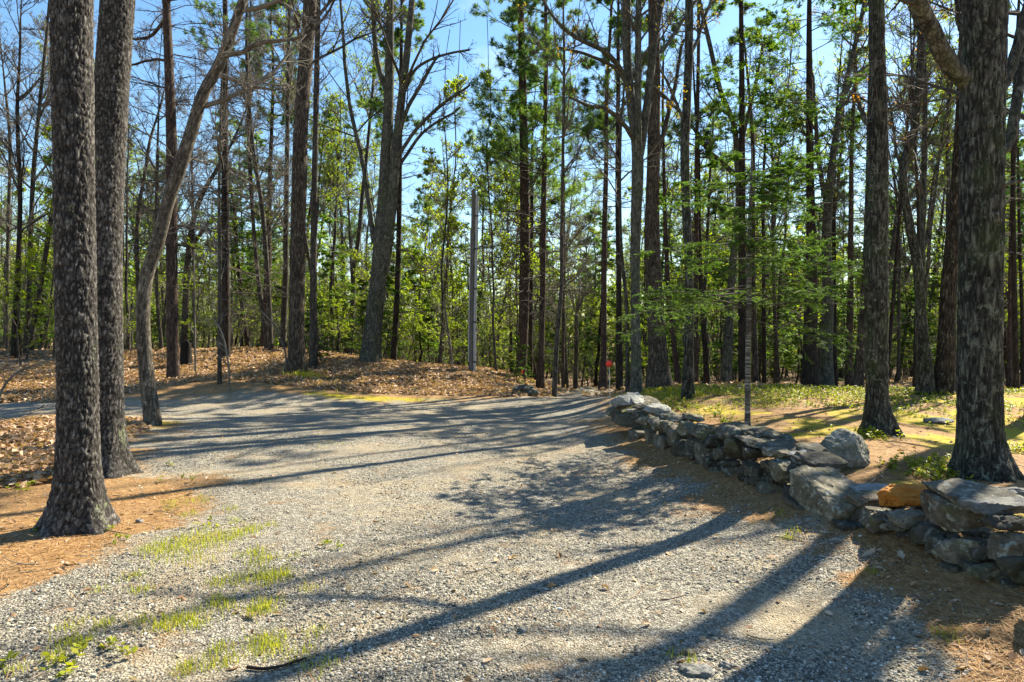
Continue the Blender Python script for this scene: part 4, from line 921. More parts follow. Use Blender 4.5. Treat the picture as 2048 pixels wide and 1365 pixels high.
# the woods beyond read as one mass
g = np.random.default_rng(31); mb = MB(); n = 380
Y = g.uniform(64, 98, n); X = g.uniform(-.85, .85, n) * Y; Z = ground0(X, Y) - .2; H = g.uniform(8, 15, n)
Q = curve(np.c_[X, Y, Z], nrm(np.c_[g.normal(0, .05, (n, 2)), np.ones(n)]), H, 7, .05, .03, g); R = g.uniform(.05, .15, (n, 1)) * np.linspace(1, .25, 7)[None]
tubes(mb, Q, R, 5); Q2, R2 = grow(Q, R, 18, (.1, 1), (35, 70), (.1, .3), 5, .25, .1, g, .4, .016); tubes(mb, Q2, R2, 3)
Q3, R3 = grow(Q2, R2, 5, (.2, 1), (25, 60), (.3, .7), 3, .2, .1, g, .7, .013); tubes(mb, Q3, R3, 3)
sel = (vnoise(Q3[:, 0] * np.array([.07, .07, .2]), 4) > .5); leaves(mb, Q3[sel], 5, (.3, .6), (.12, .26), g, 1, True, (20, 70), .1, .1)
ns = 17000; Y = g.uniform(58, 99, ns); X = g.uniform(-.86, .86, ns) * Y; Z = ground0(X, Y)
hh = 10.5 * np.clip(.25 + 1.1 * vnoise(np.c_[X * .07, Y * .07, X * 0], 8), .2, 1) * g.random(ns) ** 1.25; p = np.c_[X, Y, Z + hh]
Qs = curve(p, nrm(np.c_[g.normal(0, 1, (ns, 2)), g.normal(.3, .4, ns)]), g.uniform(.8, 2.2, ns), 3, 0, .1, g); tubes(mb, Qs, np.full((ns, 3), .014), 3)
cl = vnoise(p * np.array([.16, .16, .25]), 12); leaves(mb, Qs[cl > .42], 12, (.25, .55), (.10, .22), g, 1, True, (20, 80), 0, .1); leaves(mb, Qs[cl <= .42], 9, (.2, .45), (.06, .14), g, 2, False, (20, 80), 0, .1)
tag(link('distant_woods', mb.mesh('distant_woods', [M['twig'], M['spring'], M['paletwig']])), 'far off grey green woods closing the view between the trunks', None, None, 'stuff')
# ------------------------------------------------------------------ stones
def cube_grid(n):
    V, Fc = [], []; off = 0
    a = np.linspace(-1, 1, n)
    A, B = np.meshgrid(a, a, indexing='ij'); A, B = A.ravel(), B.ravel(); o = np.ones_like(A)
    idx = np.arange(n * n).reshape(n, n)
    q = np.stack([idx[:-1, :-1], idx[1:, :-1], idx[1:, 1:], idx[:-1, 1:]], -1).reshape(-1, 4)
    for S, flip in ((np.c_[A, B, o], 0), (np.c_[A, B, -o], 1), (np.c_[A, o, B], 1), (np.c_[A, -o, B], 0), (np.c_[o, A, B], 0), (np.c_[-o, A, B], 1)):
        V.append(S); Fc.append((q[:, ::-1] if flip else q) + off); off += n * n
    V = np.concatenate(V); Fc = np.concatenate(Fc)
    key = np.round(V * 1e5).astype(np.int64); _, first, inv = np.unique(key, axis=0, return_index=True, return_inverse=True)
    return V[first], inv.ravel()[Fc]
CUBE = {n: cube_grid(n) for n in (8, 14, 20, 34)}
def rock(half, seed, n=20, boxy=4.0, cuts=7, rough=.035, fine=.012):
    g = np.random.default_rng(seed); V, Fc = CUBE[n]
    p = np.sum(np.abs(V) ** boxy, 1) ** (1 / boxy); V = V / p[:, None]
    V = V * (1 + .15 * (fbm(V * .9 + seed * 3.1, 3, seed)[:, None] - .5) * 2)
    for _ in range(cuts):
        nn = nrm(g.normal(0, 1, 3)); dd = g.uniform(.66, .9) * np.max(V @ nn)
        s = V @ nn - dd; V = V - np.where(s > 0, s * .97, 0)[:, None] * nn
    q = V * half; sc = half.mean()
    nv = nrm(V / half)
    q = q + nv * ((fbm(q / (sc * .55) + seed, 4, seed + 1) - .5) * 2 * rough * 2.2 * sc / .15 * .15)[:, None]
    r = 1 - np.abs(2 * fbm(q * np.array([14, 14, 22]) + seed, 3, seed + 2) - 1)
    q = q + nv * ((fbm(q * 42, 3, seed + 3) - .5) * 2 * fine - np.clip(r - .8, 0, 1) * fine * 3)[:, None]
    return q, Fc
W_ = nrm(np.array([WB, 1.0, 0])); N_ = np.array([-W_[1], W_[0], 0]); Z_ = np.array([0, 0, 1.0])
wroot = thing('stone_wall', 'low dry stone wall of stacked grey field stones running along the right of the driveway', 'wall', (2.35, 7.5, 0))
wbase = np.array([2.35, 7.5, 0])
def wall_stone(cx, cy, w, h, mat='stone', inset=.12, tilt=0.0, thick=None, seed=0, boxy=4.0, label=None, cuts=13, lean=0.0, n=20, grow=1.0, name='stone'):
    """a stone seen at pixel box (cx, cy, w, h); inset = how far its middle lies behind the wall's road face"""
    c = WA + inset * 1.0135
    f = lambda px: c / ((px - 1024) / F - WB)
    Yc = f(cx); L = abs(f(cx - w * .5) - f(cx + w * .5)) * 1.0135; Hh = h * Yc / F
    th = thick if thick else min(max(.26, .6 * (L + Hh) * .5), .5)
    # part of what shows of a stone's width is its end, seen obliquely
    L = max(L - .22 * th, .3 * L) * grow * (.86 if inset < .2 else .95); Hh *= grow * (.88 if inset < .2 else .95)
    X = c + WB * Yc; zc = EYE - (cy - 682.0) / F * Yc
    half = np.array([L / 2, th / 2, Hh / 2])
    q, Fc = rock(half, seed, n, boxy, cuts, rough=.035 if min(half) > .05 else .02)
    ct, st = cos(radians(tilt)), sin(radians(tilt))           # tilt: down towards the viewer
    u = W_ * ct + Z_ * st; zz = -W_ * st + Z_ * ct
    cl, sl = cos(radians(lean)), sin(radians(lean)); nn = N_ * cl - zz * sl; zz = zz * cl + N_ * sl
    V = q[:, :1] * u + q[:, 1:2] * nn + q[:, 2:3] * zz
    cen = np.array([X, Yc, zc])
    mb = MB(); mb.add(V, Fc)
    me = mb.mesh(name, M[mat]); me.set_sharp_from_angle(angle=radians(30)); o = link(name, me, wroot, tuple(cen - wbase))
    if label: o['label'] = label
    return o
S = 'stone'; B = 'stoneb'; Lp = 'stonel'; Dk = 'stoned'
STONES = [
 (1256,842,40,36,S,.1,0),(1249,803,40,24,Lp,.1,-12),(1275,800,28,15,Lp,.25,10),(1299,805,30,13,B,.4,12),(1229,824,14,20,S,.0,0),(1272,822,16,9,Lp,.05,0),(1281,830,14,12,S,.05,0),(1284,812,14,10,S,.1,0),
 (1309,821,42,22,Lp,.22,0),(1291,841,20,20,S,.06,0),(1318,847,36,26,S,.1,6),(1341,856,29,28,S,.08,0),(1277,876,36,40,S,.12,0),(1304,878,19,38,S,.1,0),(1328,891,31,48,S,.11,0),(1357,873,28,44,B,.1,12),(1376,856,26,28,S,.1,20),(1367,896,28,48,Dk,.1,14),
 (1406,864,47,34,Dk,.1,0),(1391,900,22,44,B,.1,0),(1411,909,24,60,S,.1,0),(1431,884,20,32,Dk,.1,0),(1456,863,46,26,S,.1,4),(1450,908,24,32,B,.1,0),(1357,837,42,11,S,.3,3),(1385,836,24,15,S,.35,0),(1429,926,17,38,Dk,.1,0),(1441,946,21,32,S,.1,0),(1460,928,24,16,B,.1,0),(1466,946,23,30,S,.1,0),(1338,829,28,9,S,.3,8),
 (1472,893,34,38,Dk,.1,0),(1528,885,88,14,B,.24,5),(1480,861,50,7,S,.3,14),(1521,866,50,13,Dk,.34,6),(1555,879,44,8,S,.42,16),(1508,907,28,27,B,.08,0),(1556,906,62,22,S,.16,-3),(1536,896,42,9,Lp,.25,0),(1550,933,34,24,B,.13,0),(1573,942,46,48,S,.13,10),(1520,943,34,30,Dk,.13,0),
 (1543,981,56,48,S,.1,0),(1496,948,18,44,Dk,.12,0),(1512,970,19,30,Dk,.1,0),(1602,1010,54,20,B,.02,14),(1605,915,28,28,Lp,.3,10),(1630,904,44,30,S,.48,10),(1640,936,36,11,Lp,.4,8),
 (1704,1056,52,30,Dk,.06,4),(1748,978,66,14,Lp,.52,0),(1758,1046,62,62,B,.12,2),(1705,1010,40,36,Dk,.3,0),(1818,1036,52,36,S,.12,-4),(1905,1024,138,70,B,.18,9),(1938,986,160,30,S,.34,7),(2008,1012,104,28,Lp,.26,3),(1855,1072,78,50,Dk,.16,0),(1928,1101,100,62,S,.14,0),
 (2022,1090,76,68,S,.16,0),(1925,1142,66,40,Dk,.1,0),(1978,1143,48,32,S,.06,0),(2032,1185,92,88,S,.16,0),(2025,983,54,18,'stonel',.72,0),(2010,1042,84,32,Dk,.16,0),(1795,1076,50,40,Dk,.3,0),(1560,960,40,36,Dk,.32,0),(1640,1000,50,40,Dk,.36,0),(1480,915,40,40,Dk,.34,0),(1420,890,50,40,Dk,.34,0),(1350,870,50,40,Dk,.36,0),(1300,860,40,36,Dk,.36,0),(1850,1040,60,50,Dk,.42,0),
 # beyond the frame edge
 (2130,1120,120,70,S,.16,0),(2150,1040,150,50,B,.25,4),(2160,1230,140,100,S,.16,0),(2300,1080,200,70,S,.3,0),(2330,1260,190,140,Dk,.16,0),
]
for i, s in enumerate(STONES):
    cx, cy, w, h, mt, ins, tl = s
    slab = h < .32 * w
    wall_stone(cx, cy, w, h, mt, ins, tl, thick=.5 if slab and w > 60 else (.34 if slab else None), seed=300 + i, boxy=9 if slab else 5.0 + 1.5 * (i % 3), n=20 if cy > 930 else 14, lean=(i * 37 % 13) - 6)
wall_stone(1667, 998, 124, 66, S, .2, 15, thick=.44, seed=501, boxy=9, n=34, cuts=4, grow=1.06, label='long tilted block with a smooth flat bluish top, largest in the middle of the wall')
wall_stone(1641, 922, 52, 18, 'stoneb', .36, 13, thick=.4, seed=502, boxy=8, cuts=4, label='thin tan slab lying tilted next to the boulder')
wall_stone(1749, 998, 60, 22, 'stoneb', .3, 4, thick=.45, seed=503, boxy=8, cuts=4, label='tan wedge shaped slab left of the rusty orange stone')
wall_stone(1812, 990, 66, 44, 'stoner', .28, -14, thick=.42, seed=507, boxy=8, cuts=9, n=34, label='bright rusty orange stone on top of the wall')
# small stones wedged in the gaps, too many to count
g = np.random.default_rng(18); mb = MB()
for k in range(230):
    Yc = 1 / g.uniform(1 / 10.2, 1 / 3.2); ins = g.uniform(.07, .2); z = g.uniform(.0, .27); r = g.uniform(.035, .085)
    q, Fc = rock(np.array([r * g.uniform(.8, 1.6), r, r * g.uniform(.5, .9)]), 900 + k, 8, 5, 8, .02, .004); a = g.uniform(0, 6.28); R_ = np.array([[cos(a), -sin(a), 0], [sin(a), cos(a), 0], [0, 0, 1]])
    mb.add(q @ R_.T + np.array([WA + ins + WB * Yc, Yc, z]) - wbase, Fc)
me = mb.mesh('small_stones', M['stoned']); me.set_sharp_from_angle(angle=radians(30)); tag(link('small_stones', me, wroot), None, None, None, 'stuff')
# second face and filling stones at the back
g = np.random.default_rng(8)
for k in range(17):
    px = 1285 + (k / 16) ** .8 * 760; Yc = (WA + .45) / ((px - 1024) / F - WB); hh = g.uniform(.2, .3)
    py = 682 + (EYE - .18) * F / Yc
    wall_stone(px, py, 60 * 7 / Yc, hh * F / Yc, (Dk, S)[k % 2], .5, g.uniform(-8, 8), seed=600 + k, n=14)

# boulder and rocks lying on their own
def free_rock(nm, lab, px, py, half, mat, seed, n=34, rot=0, sink=.25, boxy=2.6, d=None, cat='rock', group=None):
    if d: p = px3(px, py, d); p[2] = float(gz([p[0]], [p[1]])[0])
    else: p = gp(px, py); p[2] = float(gz([p[0]], [p[1]])[0])
    q, Fc = rock(np.array(half), seed, n, boxy, 8, .04)
    q[:, 2] += half[2] * (1 - sink)
    mb = MB(); mb.add(q, Fc); o = link(nm, mb.mesh(nm, M[mat]), None, tuple(p)); o.rotation_euler = (0, 0, radians(rot))
    return tag(o, lab, cat, group)
free_rock('boulder', 'rounded grey boulder with golden moss, sitting behind the middle of the stone wall', 1689, 936, (.24, .2, .2), 'stonem', 71, sink=.2, d=6.9, cat='boulder')
free_rock('rock', 'grey rock half buried at the foot of the leaf bank where it meets the driveway', 1045, 783, (.36, .25, .15), 'stoned', 72, d=19.5)
free_rock('rock', 'smaller dark rock beside the buried grey one at the end of the leaf bank', 1064, 790, (.2, .16, .12), 'stoned', 73, n=20, d=19.2)
free_rock('flat_rock', 'flat pale stone set flush in the gravel at the bottom of the picture', 1392, 1345, (.085, .055, .018), 'stonel', 74, n=20, sink=.5, boxy=4)
free_rock('pebble', 'whitish pebble in the gravel right of the flat pale stone', 1452, 1334, (.035, .025, .015), 'stonel', 75, n=14, sink=.4)
free_rock('pebble', 'tan pebble in the gravel near the flat pale stone', 1378, 1309, (.045, .025, .012), 'stoneb', 76, n=14, sink=.5)
free_rock('pebble', 'white angular pebble alone on the open gravel', 1047, 1264, (.03, .024, .016), 'stonel', 77, n=14, sink=.3)
free_rock('pebble', 'white pebble lying by the foot of the closest dark pine', 279, 1043, (.032, .026, .02), 'stonel', 78, n=14, sink=.3)
free_rock('flat_rock', 'flat grey stone on the moss left of the biggest trunk', 1878, 826, (.22, .14, .05), 'stonel', 79, n=20, d=10.6)

# ------------------------------------------------------------------ loose ground cover, all of it uncountable
ICO = None
def ico():
    a = (1 + 5 ** .5) / 2
    v = np.array([(-1,a,0),(1,a,0),(-1,-a,0),(1,-a,0),(0,-1,a),(0,1,a),(0,-1,-a),(0,1,-a),(a,0,-1),(a,0,1),(-a,0,-1),(-a,0,1)]) / math.sqrt(1 + a * a)
    f = np.array([(0,11,5),(0,5,1),(0,1,7),(0,7,10),(0,10,11),(1,5,9),(5,11,4),(11,10,2),(10,7,6),(7,1,8),(3,9,4),(3,4,2),(3,2,6),(3,6,8),(3,8,9),(4,9,5),(2,4,11),(6,2,10),(8,6,7),(9,8,1)])
    return v, f
def spray(n, g, box):
    """n random ground points inside an (x0, x1, y0, y1) box, denser towards the viewer"""
    x0, x1, y0, y1 = box; Y = 1 / g.uniform(1 / y1, 1 / y0, n); X = g.uniform(x0, x1, n); return X, Y
g = np.random.default_rng(55)
X, Y = spray(230000, g, (-6.5, 3.4, 2.3, 12))
keep = np.abs(X) < Y * .86 + 1.0; X, Y = X[keep], Y[keep]
gm, lm, mm = masks(X, Y)
nd = fbm(np.c_[X, Y, X * 0] * 1.2, 3, 40)
keep = g.random(len(X)) < np.clip(gm * (1.25 - 1.5 * sstep(.5, .68, nd)) + .06, 0.04, 1); X, Y = X[keep][:100000], Y[keep][:100000]
n = len(X); iv, if_ = ico()
s = np.exp(g.normal(math.log(.0046), .40, n)).clip(.002, .015)
V = iv[None] * (1 + g.uniform(-.28, .28, (n, 12, 1))) * (s[:, None] * np.c_[g.uniform(.8, 1.5, n), g.uniform(.7, 1.2, n), g.uniform(.45, .8, n)])[:, None, :]
a = g.uniform(0, 6.28, n); ca, sa = np.cos(a)[:, None], np.sin(a)[:, None]
V = np.stack([V[..., 0] * ca - V[..., 1] * sa, V[..., 0] * sa + V[..., 1] * ca, V[..., 2]], -1) + np.c_[X, Y, gz(X, Y) + s * .25][:, None, :]
mb = MB(); mb.add(V.reshape(-1, 3), (if_[None] + (np.arange(n) * 12)[:, None, None]).reshape(-1, 3))
tag(link('gravel', mb.mesh('gravel', M['gravel'], False)), 'loose crushed grey stone covering the driveway', None, None, 'stuff')

def curl_leaves(mb, X, Y, L, g, lift=.02, mat=0):
    n = len(X); Z = gz(X, Y) + g.uniform(.004, lift, n)
    c = np.c_[X, Y, Z]; up = nrm(np.c_[g.normal(0, .42, (n, 2)), np.ones(n)]); a = g.uniform(0, 6.28, n)
    u = np.c_[np.cos(a), np.sin(a), np.zeros(n)]; u = nrm(u - up * np.sum(u * up, -1, keepdims=True)); w = np.cross(up, u)
    l = g.uniform(L[0], L[1], n)[:, None]; b = l * g.uniform(.45, .75, (n, 1)); k = g.uniform(-.3, .45, (n, 1)) * l
    pts = [c - u * l * .5, c - u * l * .1 + w * b * .5 + up * k, c + u * l * .25 + w * b * .38 + up * k * .8, c + u * l * .55 + up * k * .5, c + u * l * .25 - w * b * .38 + up * k * .8, c - u * l * .1 - w * b * .5 + up * k]
    V = np.stack(pts, 1).reshape(-1, 3); o = (np.arange(n) * 6)[:, None]
    mb.add(V, np.concatenate([o + np.array([[0, 1, 2, 3]]), o + np.array([[0, 3, 4, 5]])]), mat)
mb = MB()
def litter(nn, box, thr, L, lift):
    X, Y = spray(nn, g, box); k = np.abs(X) < Y * .84 + 1.5; X, Y = X[k], Y[k]; _, lm, _ = masks(X, Y); k = lm > thr; curl_leaves(mb, X[k], Y[k], L, g, lift)
litter(52000, (-16, 1.5, 15.5, 27), .35, (.06, .115), .06)
litter(16000, (-9.5, -3.8, 7, 13), .3, (.06, .12), .05)
litter(22000, (-34, 34, 19, 42), .3, (.10, .2), .05)
# a few strays over needles and gravel
X, Y = spray(2600, g, (-6, 3.2, 3, 16)); gm, lm, mm = masks(X, Y); k = g.random(len(X)) < .75 - .62 * gm; curl_leaves(mb, X[k], Y[k], (.03, .07), g, .015)
X, Y = spray(700, g, (3, 12, 6, 17)); curl_leaves(mb, X, Y, (.04, .09), g, .02)
tag(link('leaf_litter', mb.mesh('leaf_litter', M['litter'], False)), 'dry brown fallen leaves', None, None, 'stuff')

# fallen pine needles over the soil
mb = MB(); X, Y = spray(90000, g, (-7, 5.5, 2.8, 13)); k = np.abs(X) < Y * .84 + .6; X, Y = X[k], Y[k]; gm, lm, mm = masks(X, Y); k = g.random(len(X)) < .95 - .93 * gm; X, Y = X[k], Y[k]; n = len(X); a = g.uniform(0, 6.28, n); l = g.uniform(.03, .065, n)
c = np.c_[X, Y, gz(X, Y) + g.uniform(.003, .012, n)]; u = np.c_[np.cos(a) * l, np.sin(a) * l, g.normal(0, .08, n) * l]; w_ = np.c_[-np.sin(a), np.cos(a), a * 0] * g.uniform(.0009, .0018, n)[:, None]
mb.add(np.stack([c - u - w_, c - u + w_, c + u + w_, c + u - w_], 1).reshape(-1, 3), np.arange(n * 4).reshape(-1, 4)); tag(link('pine_needle_litter', mb.mesh('pine_needle_litter', M['fallneedle'], False)), 'fallen pine needles', None, None, 'stuff')
# twig scraps
mb = MB(); X, Y = spray(1500, g, (-7, 8, 3, 17)); gm, lm, mm = masks(X, Y); k = g.random(len(X)) < .8 - .72 * gm; X, Y = X[k], Y[k]; n = len(X)
Q = curve(np.c_[X, Y, gz(X, Y) + .008], nrm(np.c_[g.normal(0, 1, (n, 2)), np.zeros(n)]), g.uniform(.05, .28, n), 4, .02, .12, g); Q[..., 2] = np.maximum(Q[..., 2], gz(Q[..., 0].ravel(), Q[..., 1].ravel()).reshape(Q[..., 2].shape) + .003)
tubes(mb, Q, g.uniform(.0015, .005, (n, 1)) * np.linspace(1, .5, 4)[None], 4)
tag(link('twig_litter', mb.mesh('twig_litter', M['deadwood'])), 'small fallen twigs', None, None, 'stuff')

# grass
def blades(mb, X, Y, L, w, g, mat=0):
    n = len(X); Z = gz(X, Y) - .003; a = g.uniform(0, 6.28, n); l = g.uniform(L[0], L[1], n); lean = g.uniform(.15, .75, n)
    d = np.c_[np.cos(a), np.sin(a)]; s = np.c_[-d[:, 1], d[:, 0], np.zeros(n)] * (g.uniform(w[0], w[1], n) * .5)[:, None]
    b = np.c_[X, Y, Z]; m = b + np.c_[d * (l * .28 * lean)[:, None], l * .6]; t_ = b + np.c_[d * (l * .85 * lean)[:, None], l * (1 - .35 * lean)]
    V = np.stack([b - s, b + s, m + s * .75, m - s * .75, t_], 1).reshape(-1, 3); o = (np.arange(n) * 5)[:, None]
    mb.add(V, o + np.array([[0, 1, 2, 3]]), mat); mb.add(np.zeros((0, 3)), np.zeros((0, 3), int), mat)
    mb.f3.append((o + np.array([[3, 2, 4]]) + mb.n - len(V)).astype(np.int32)); mb.m3.append(np.full(n, mat, np.int32))
mb = MB(); g = np.random.default_rng(66)
TUFT = [(330,1095,40,170),(365,1085,45,240),(405,1078,45,260),(440,1080,40,200),(480,1068,32,170),(500,1060,22,90),(300,1100,26,80),(345,1110,40,140),(395,1115,50,150),(505,1108,24,130),(528,1122,24,130),(545,1160,34,170),(520,1152,30,130),(560,1150,24,130),(470,1160,34,120),(435,1168,20,60),
 (270,1152,22,60),(285,1180,20,60),(430,1205,24,90),(450,1215,26,100),(530,1215,30,170),(515,1225,26,110),(340,1245,34,130),(375,1240,26,120),(390,1252,26,90),(320,1256,24,80),(280,1245,20,60),(210,1250,20,70),(145,1255,26,70),(135,1290,30,90),(160,1288,24,70),(530,1285,36,220),(545,1300,30,120),(440,1300,20,70),(380,1335,24,100),(450,1325,26,110),
 (590,1115,18,30),(620,1180,20,40),(630,1265,24,50),(350,1015,22,50),(400,1000,26,80),(345,1005,16,40),(380,1030,18,50),(460,1020,16,35),(470,1045,18,40),(540,1052,16,40),(600,1310,30,60),(640,1335,34,70),(30,1345,20,30),(110,1325,20,40),(660,890,30,50),(640,940,22,20),(200,1180,20,30),
 (320,850,20,120),(345,848,22,120),(1575,1075,12,60),(1590,1062,10,30),(1745,1148,14,40),(1380,1322,16,40),(1890,1275,24,60),(1340,1310,12,20),(1560,1030,10,20)]
XX, YY = [], []
for x, y, r, k in TUFT:
    p = gp(x, y); s = r / F * p[1]; k = int(k * 1.35)
    XX.append(p[0] + g.normal(0, s * .6, k)); YY.append(p[1] + g.normal(0, s * .8, k))
blades(mb, np.concatenate(XX), np.concatenate(YY), (.012, .062), (.0025, .005), g)
# the brighter tuft at the foot of the tall oak, and thin grass along verges
for x, y, d_, r, k, L in [(612,752,19.6,.25,260,(.1,.28)),(598,756,19.4,.2,120,(.1,.22)),(660,765,18.8,.5,120,(.05,.14)),(690,755,20,.5,120,(.05,.14))]:
    p = px3(x, y, d_); blades(mb, p[0] + g.normal(0, r, k), p[1] + g.normal(0, r, k), L, (.008, .016), g)
X, Y = spray(9000, g, (-5.5, 4, 13, 32)); gm, lm, mm = masks(X, Y); k = (mm > .35) & (gm < .4); blades(mb, X[k], Y[k], (.03, .10), (.006, .014), g)
p = gp(1235, 792); X = p[0] + g.normal(0, 1.2, 900); Y = 19 + g.normal(0, 2.2, 900); gm, lm, mm = masks(X, Y); k = gm < .3; blades(mb, X[k], Y[k], (.05, .14), (.008, .018), g)
tag(link('grass', mb.mesh('grass', M['grass'])), 'thin spring grass tufts', None, None, 'stuff')

# leafy ground cover of the clearing
mb = MB(); g = np.random.default_rng(68)
X = g.uniform(1.6, 19, 16000); Y = g.uniform(6.5, 21, 16000)
pn = fbm(np.c_[X, Y, X * 0] * .9, 4, 60); band = sstep(11.2, 13.6, Y + (pn - .5) * 4) * sstep(20.5, 18, Y)
inside = X > np.where(Y > 13, 2.6 + (Y - 13) * .12, WA + WB * Y + .7)
p_ = np.clip(band * 1.1 * sstep(.36, .5, pn) + .05 * sstep(.5, .62, pn), 0, 1)
k = (g.random(len(X)) < p_) & inside; X, Y = X[k], Y[k]
for x, y, r, kk in [(1855,945,30,60),(1880,938,26,50),(1735,872,14,22),(1745,878,14,16),(1880,960,18,20),(1420,835,20,20),(1450,850,6,10),(1340,812,30,50),(1780,940,8,5),(1990,850,40,50),(2030,905,30,30)]:
    p = gp(x, y); s = r / F * p[1]; X = np.r_[X, p[0] + g.normal(0, s, kk)]; Y = np.r_[Y, p[1] + g.normal(0, s * 1.2, kk)]
n = len(X); b = np.c_[X, Y, gz(X, Y)]; tip = b + np.c_[g.normal(0, .035, (n, 2)), g.uniform(.04, .12, n)]
Q = np.stack([b, (b + tip) / 2, tip], 1); tubes(mb, Q, np.full((n, 3), .0025), 3, 1)
leaves(mb, Q, 9, (.03, .06), (.018, .035), g, 0, True, (50, 100), .25, .05)
tag(link('ground_cover', mb.mesh('ground_cover', [M['cover'], M['twig']])), 'low yellow green leafy ground cover in the clearing', None, None, 'stuff')
# seedlings by the left trunks
mb = MB(); XX, YY = [], []
for x, y, r, kk in [(85,1058,14,10),(45,985,10,6),(60,975,10,6),(215,1060,8,4),(235,1085,8,4),(340,932,8,4),(375,965,6,4),(105,1330,14,6),(140,1352,14,5),(225,1300,8,4),(165,1312,8,4),(250,1318,8,4),(10,1340,10,5),(330,965,8,3),(415,1055,10,5),(655,1095,6,4),(680,1100,6,3)]:
    p = gp(x, y); s = r / F * p[1]; XX.append(p[0] + g.normal(0, s, kk)); YY.append(p[1] + g.normal(0, s, kk))
X, Y = np.concatenate(XX), np.concatenate(YY); n = len(X); b = np.c_[X, Y, gz(X, Y)]; tip = b + np.c_[g.normal(0, .012, (n, 2)), g.uniform(.02, .07, n)]
Q = np.stack([b, (b + tip) / 2, tip], 1); tubes(mb, Q, np.full((n, 3), .0016), 3, 1); leaves(mb, Q, 4, (.03, .055), (.016, .03), g, 0, True, (50, 95), .6, .05)
tag(link('seedling_leaves', mb.mesh('seedling_leaves', [M['cover'], M['twig']])), 'tiny green seedlings in the soil', None, None, 'stuff')

# ------------------------------------------------------------------ small separate things
# grey utility stub pole with a conduit
p = px3(944, 746, 23); p[2] = float(gz([p[0]], [p[1]])[0])
root = thing('utility_pole', 'grey utility stub pole with a pale conduit strapped along it, standing on the leaf bank', 'pole', tuple(p))
s = 23 / F
P = np.array([[-2 * s, 0, -.3], [-1.5 * s, 0, 1.5], [1 * s, 0, 3.5], [3.5 * s, 0, (746 - 380) * s]])
Pp = smooth_path(np.c_[P, [5.0 * s, 4.8 * s, 4.5 * s, 4.2 * s]], 30)
mb = MB(); tubes(mb, Pp[None, :, :3], Pp[None, :, 3], 16); e = Pp[-1]
a = np.arange(16) * 2 * pi / 16; ring = np.c_[e[0] + e[3] * np.cos(a), e[1] + e[3] * np.sin(a), np.full(16, e[2])]; mb.add(np.vstack([ring, [[e[0], e[1], e[2] + .03]]]), np.array([[i, (i + 1) % 16, 16] for i in range(16)]))
link('pole', mb.mesh('pole', M['polewood']), root)
mb = MB(); C = Pp.copy(); C[:, 0] += 7.2 * s; C[:, 1] -= .05; C = C[:-1]; tubes(mb, C[None, :, :3], np.full((1, len(C)), 3.0 * s), 14)
con = link('conduit', mb.mesh('conduit', M['conduit']), root)
for fz in (.12, .33, .52, .72, .9):
    i = int(fz * (len(C) - 1)); q = C[i]
    mb = MB(); tubes(mb, np.array([[[q[0], q[1], q[2] - .03], [q[0], q[1], q[2] + .03]]]), np.full((1, 2), 3.5 * s), 14); link('strap', mb.mesh('strap', M['strap']), con)
mb = MB(); C2 = Pp[3:24].copy(); C2[:, 0] -= 4.6 * s; C2[:, 1] -= .06; tubes(mb, C2[None, :, :3], np.full((1, len(C2)), 1.3 * s), 8); link('cable', mb.mesh('cable', M['conduit']), root)
# red reflector on a thin stake
p = gp(1221, 834); p[2] = float(gz([p[0]], [p[1]])[0]); s = p[1] / F
root = thing('driveway_marker', 'round red reflector on a thin white stake at the far end of the stone wall', 'marker', tuple(p))
top = (834 - 722) * s; lx = -3 * s
mb = MB(); tubes(mb, np.array([[[0, 0, -.1], [lx * .5, 0, top * .5], [lx, 0, top]]]), np.full((1, 3), .006), 8); link('stake', mb.mesh('stake', M['stake']), root)
def disc(mb, c, r, th, nx, k=28):
    nx = nrm(np.array(nx, float)); u = nrm(np.cross(nx, [0, 0, 1.0])); w = np.cross(u, nx); a = np.arange(k) * 2 * pi / k
    prof = [(-th, 0.0001), (-th, r * .8), (-th * .7, r * .96), (0, r), (th * .7, r * .96), (th, r * .8), (th * 1.15, .0001)]
    V = np.concatenate([c + nx * h + (np.cos(a)[:, None] * u + np.sin(a)[:, None] * w) * rr for h, rr in prof]); i = (np.arange(len(prof) - 1) * k)[:, None]; j = np.arange(k)[None]; j2 = (j + 1) % k
    mb.add(V, np.stack([i + j, i + j2, i + k + j2, i + k + j], -1).reshape(-1, 4))
mb = MB(); disc(mb, np.array([lx - .005, -.012, top - .055]), 6.2 * s, .008, (.05, -1, 0)); link('reflector', mb.mesh('reflector', M['red']), root)
mb = MB(); disc(mb, np.array([lx + .04, .014, top - .005]), 3.6 * s, .008, (.3, -1, 0)); link('rear_reflector', mb.mesh('rear_reflector', M['darkred']), root)
# thin white stick a little nearer
# red tag at the foot of the tall pine
pine = next(o for o in bpy.data.objects if o.get('label', '').startswith('tall straight pine right of'))
mb = MB(); s = 25 / F; q = px3(1044, 743, 25) - np.array(pine.location); bx = np.array([[x, y, z] for x in (-1, 1) for y in (-1, 1) for z in (-1, 1)]) * np.array([.045, .012, .06]) + np.array([q[0], -.245, q[2]])
mb.add(bx, np.array([[0, 1, 3, 2], [4, 6, 7, 5], [0, 4, 5, 1], [2, 3, 7, 6], [0, 2, 6, 4], [1, 5, 7, 3]])); link('red_tag', mb.mesh('red_tag', M['red'], False), pine)

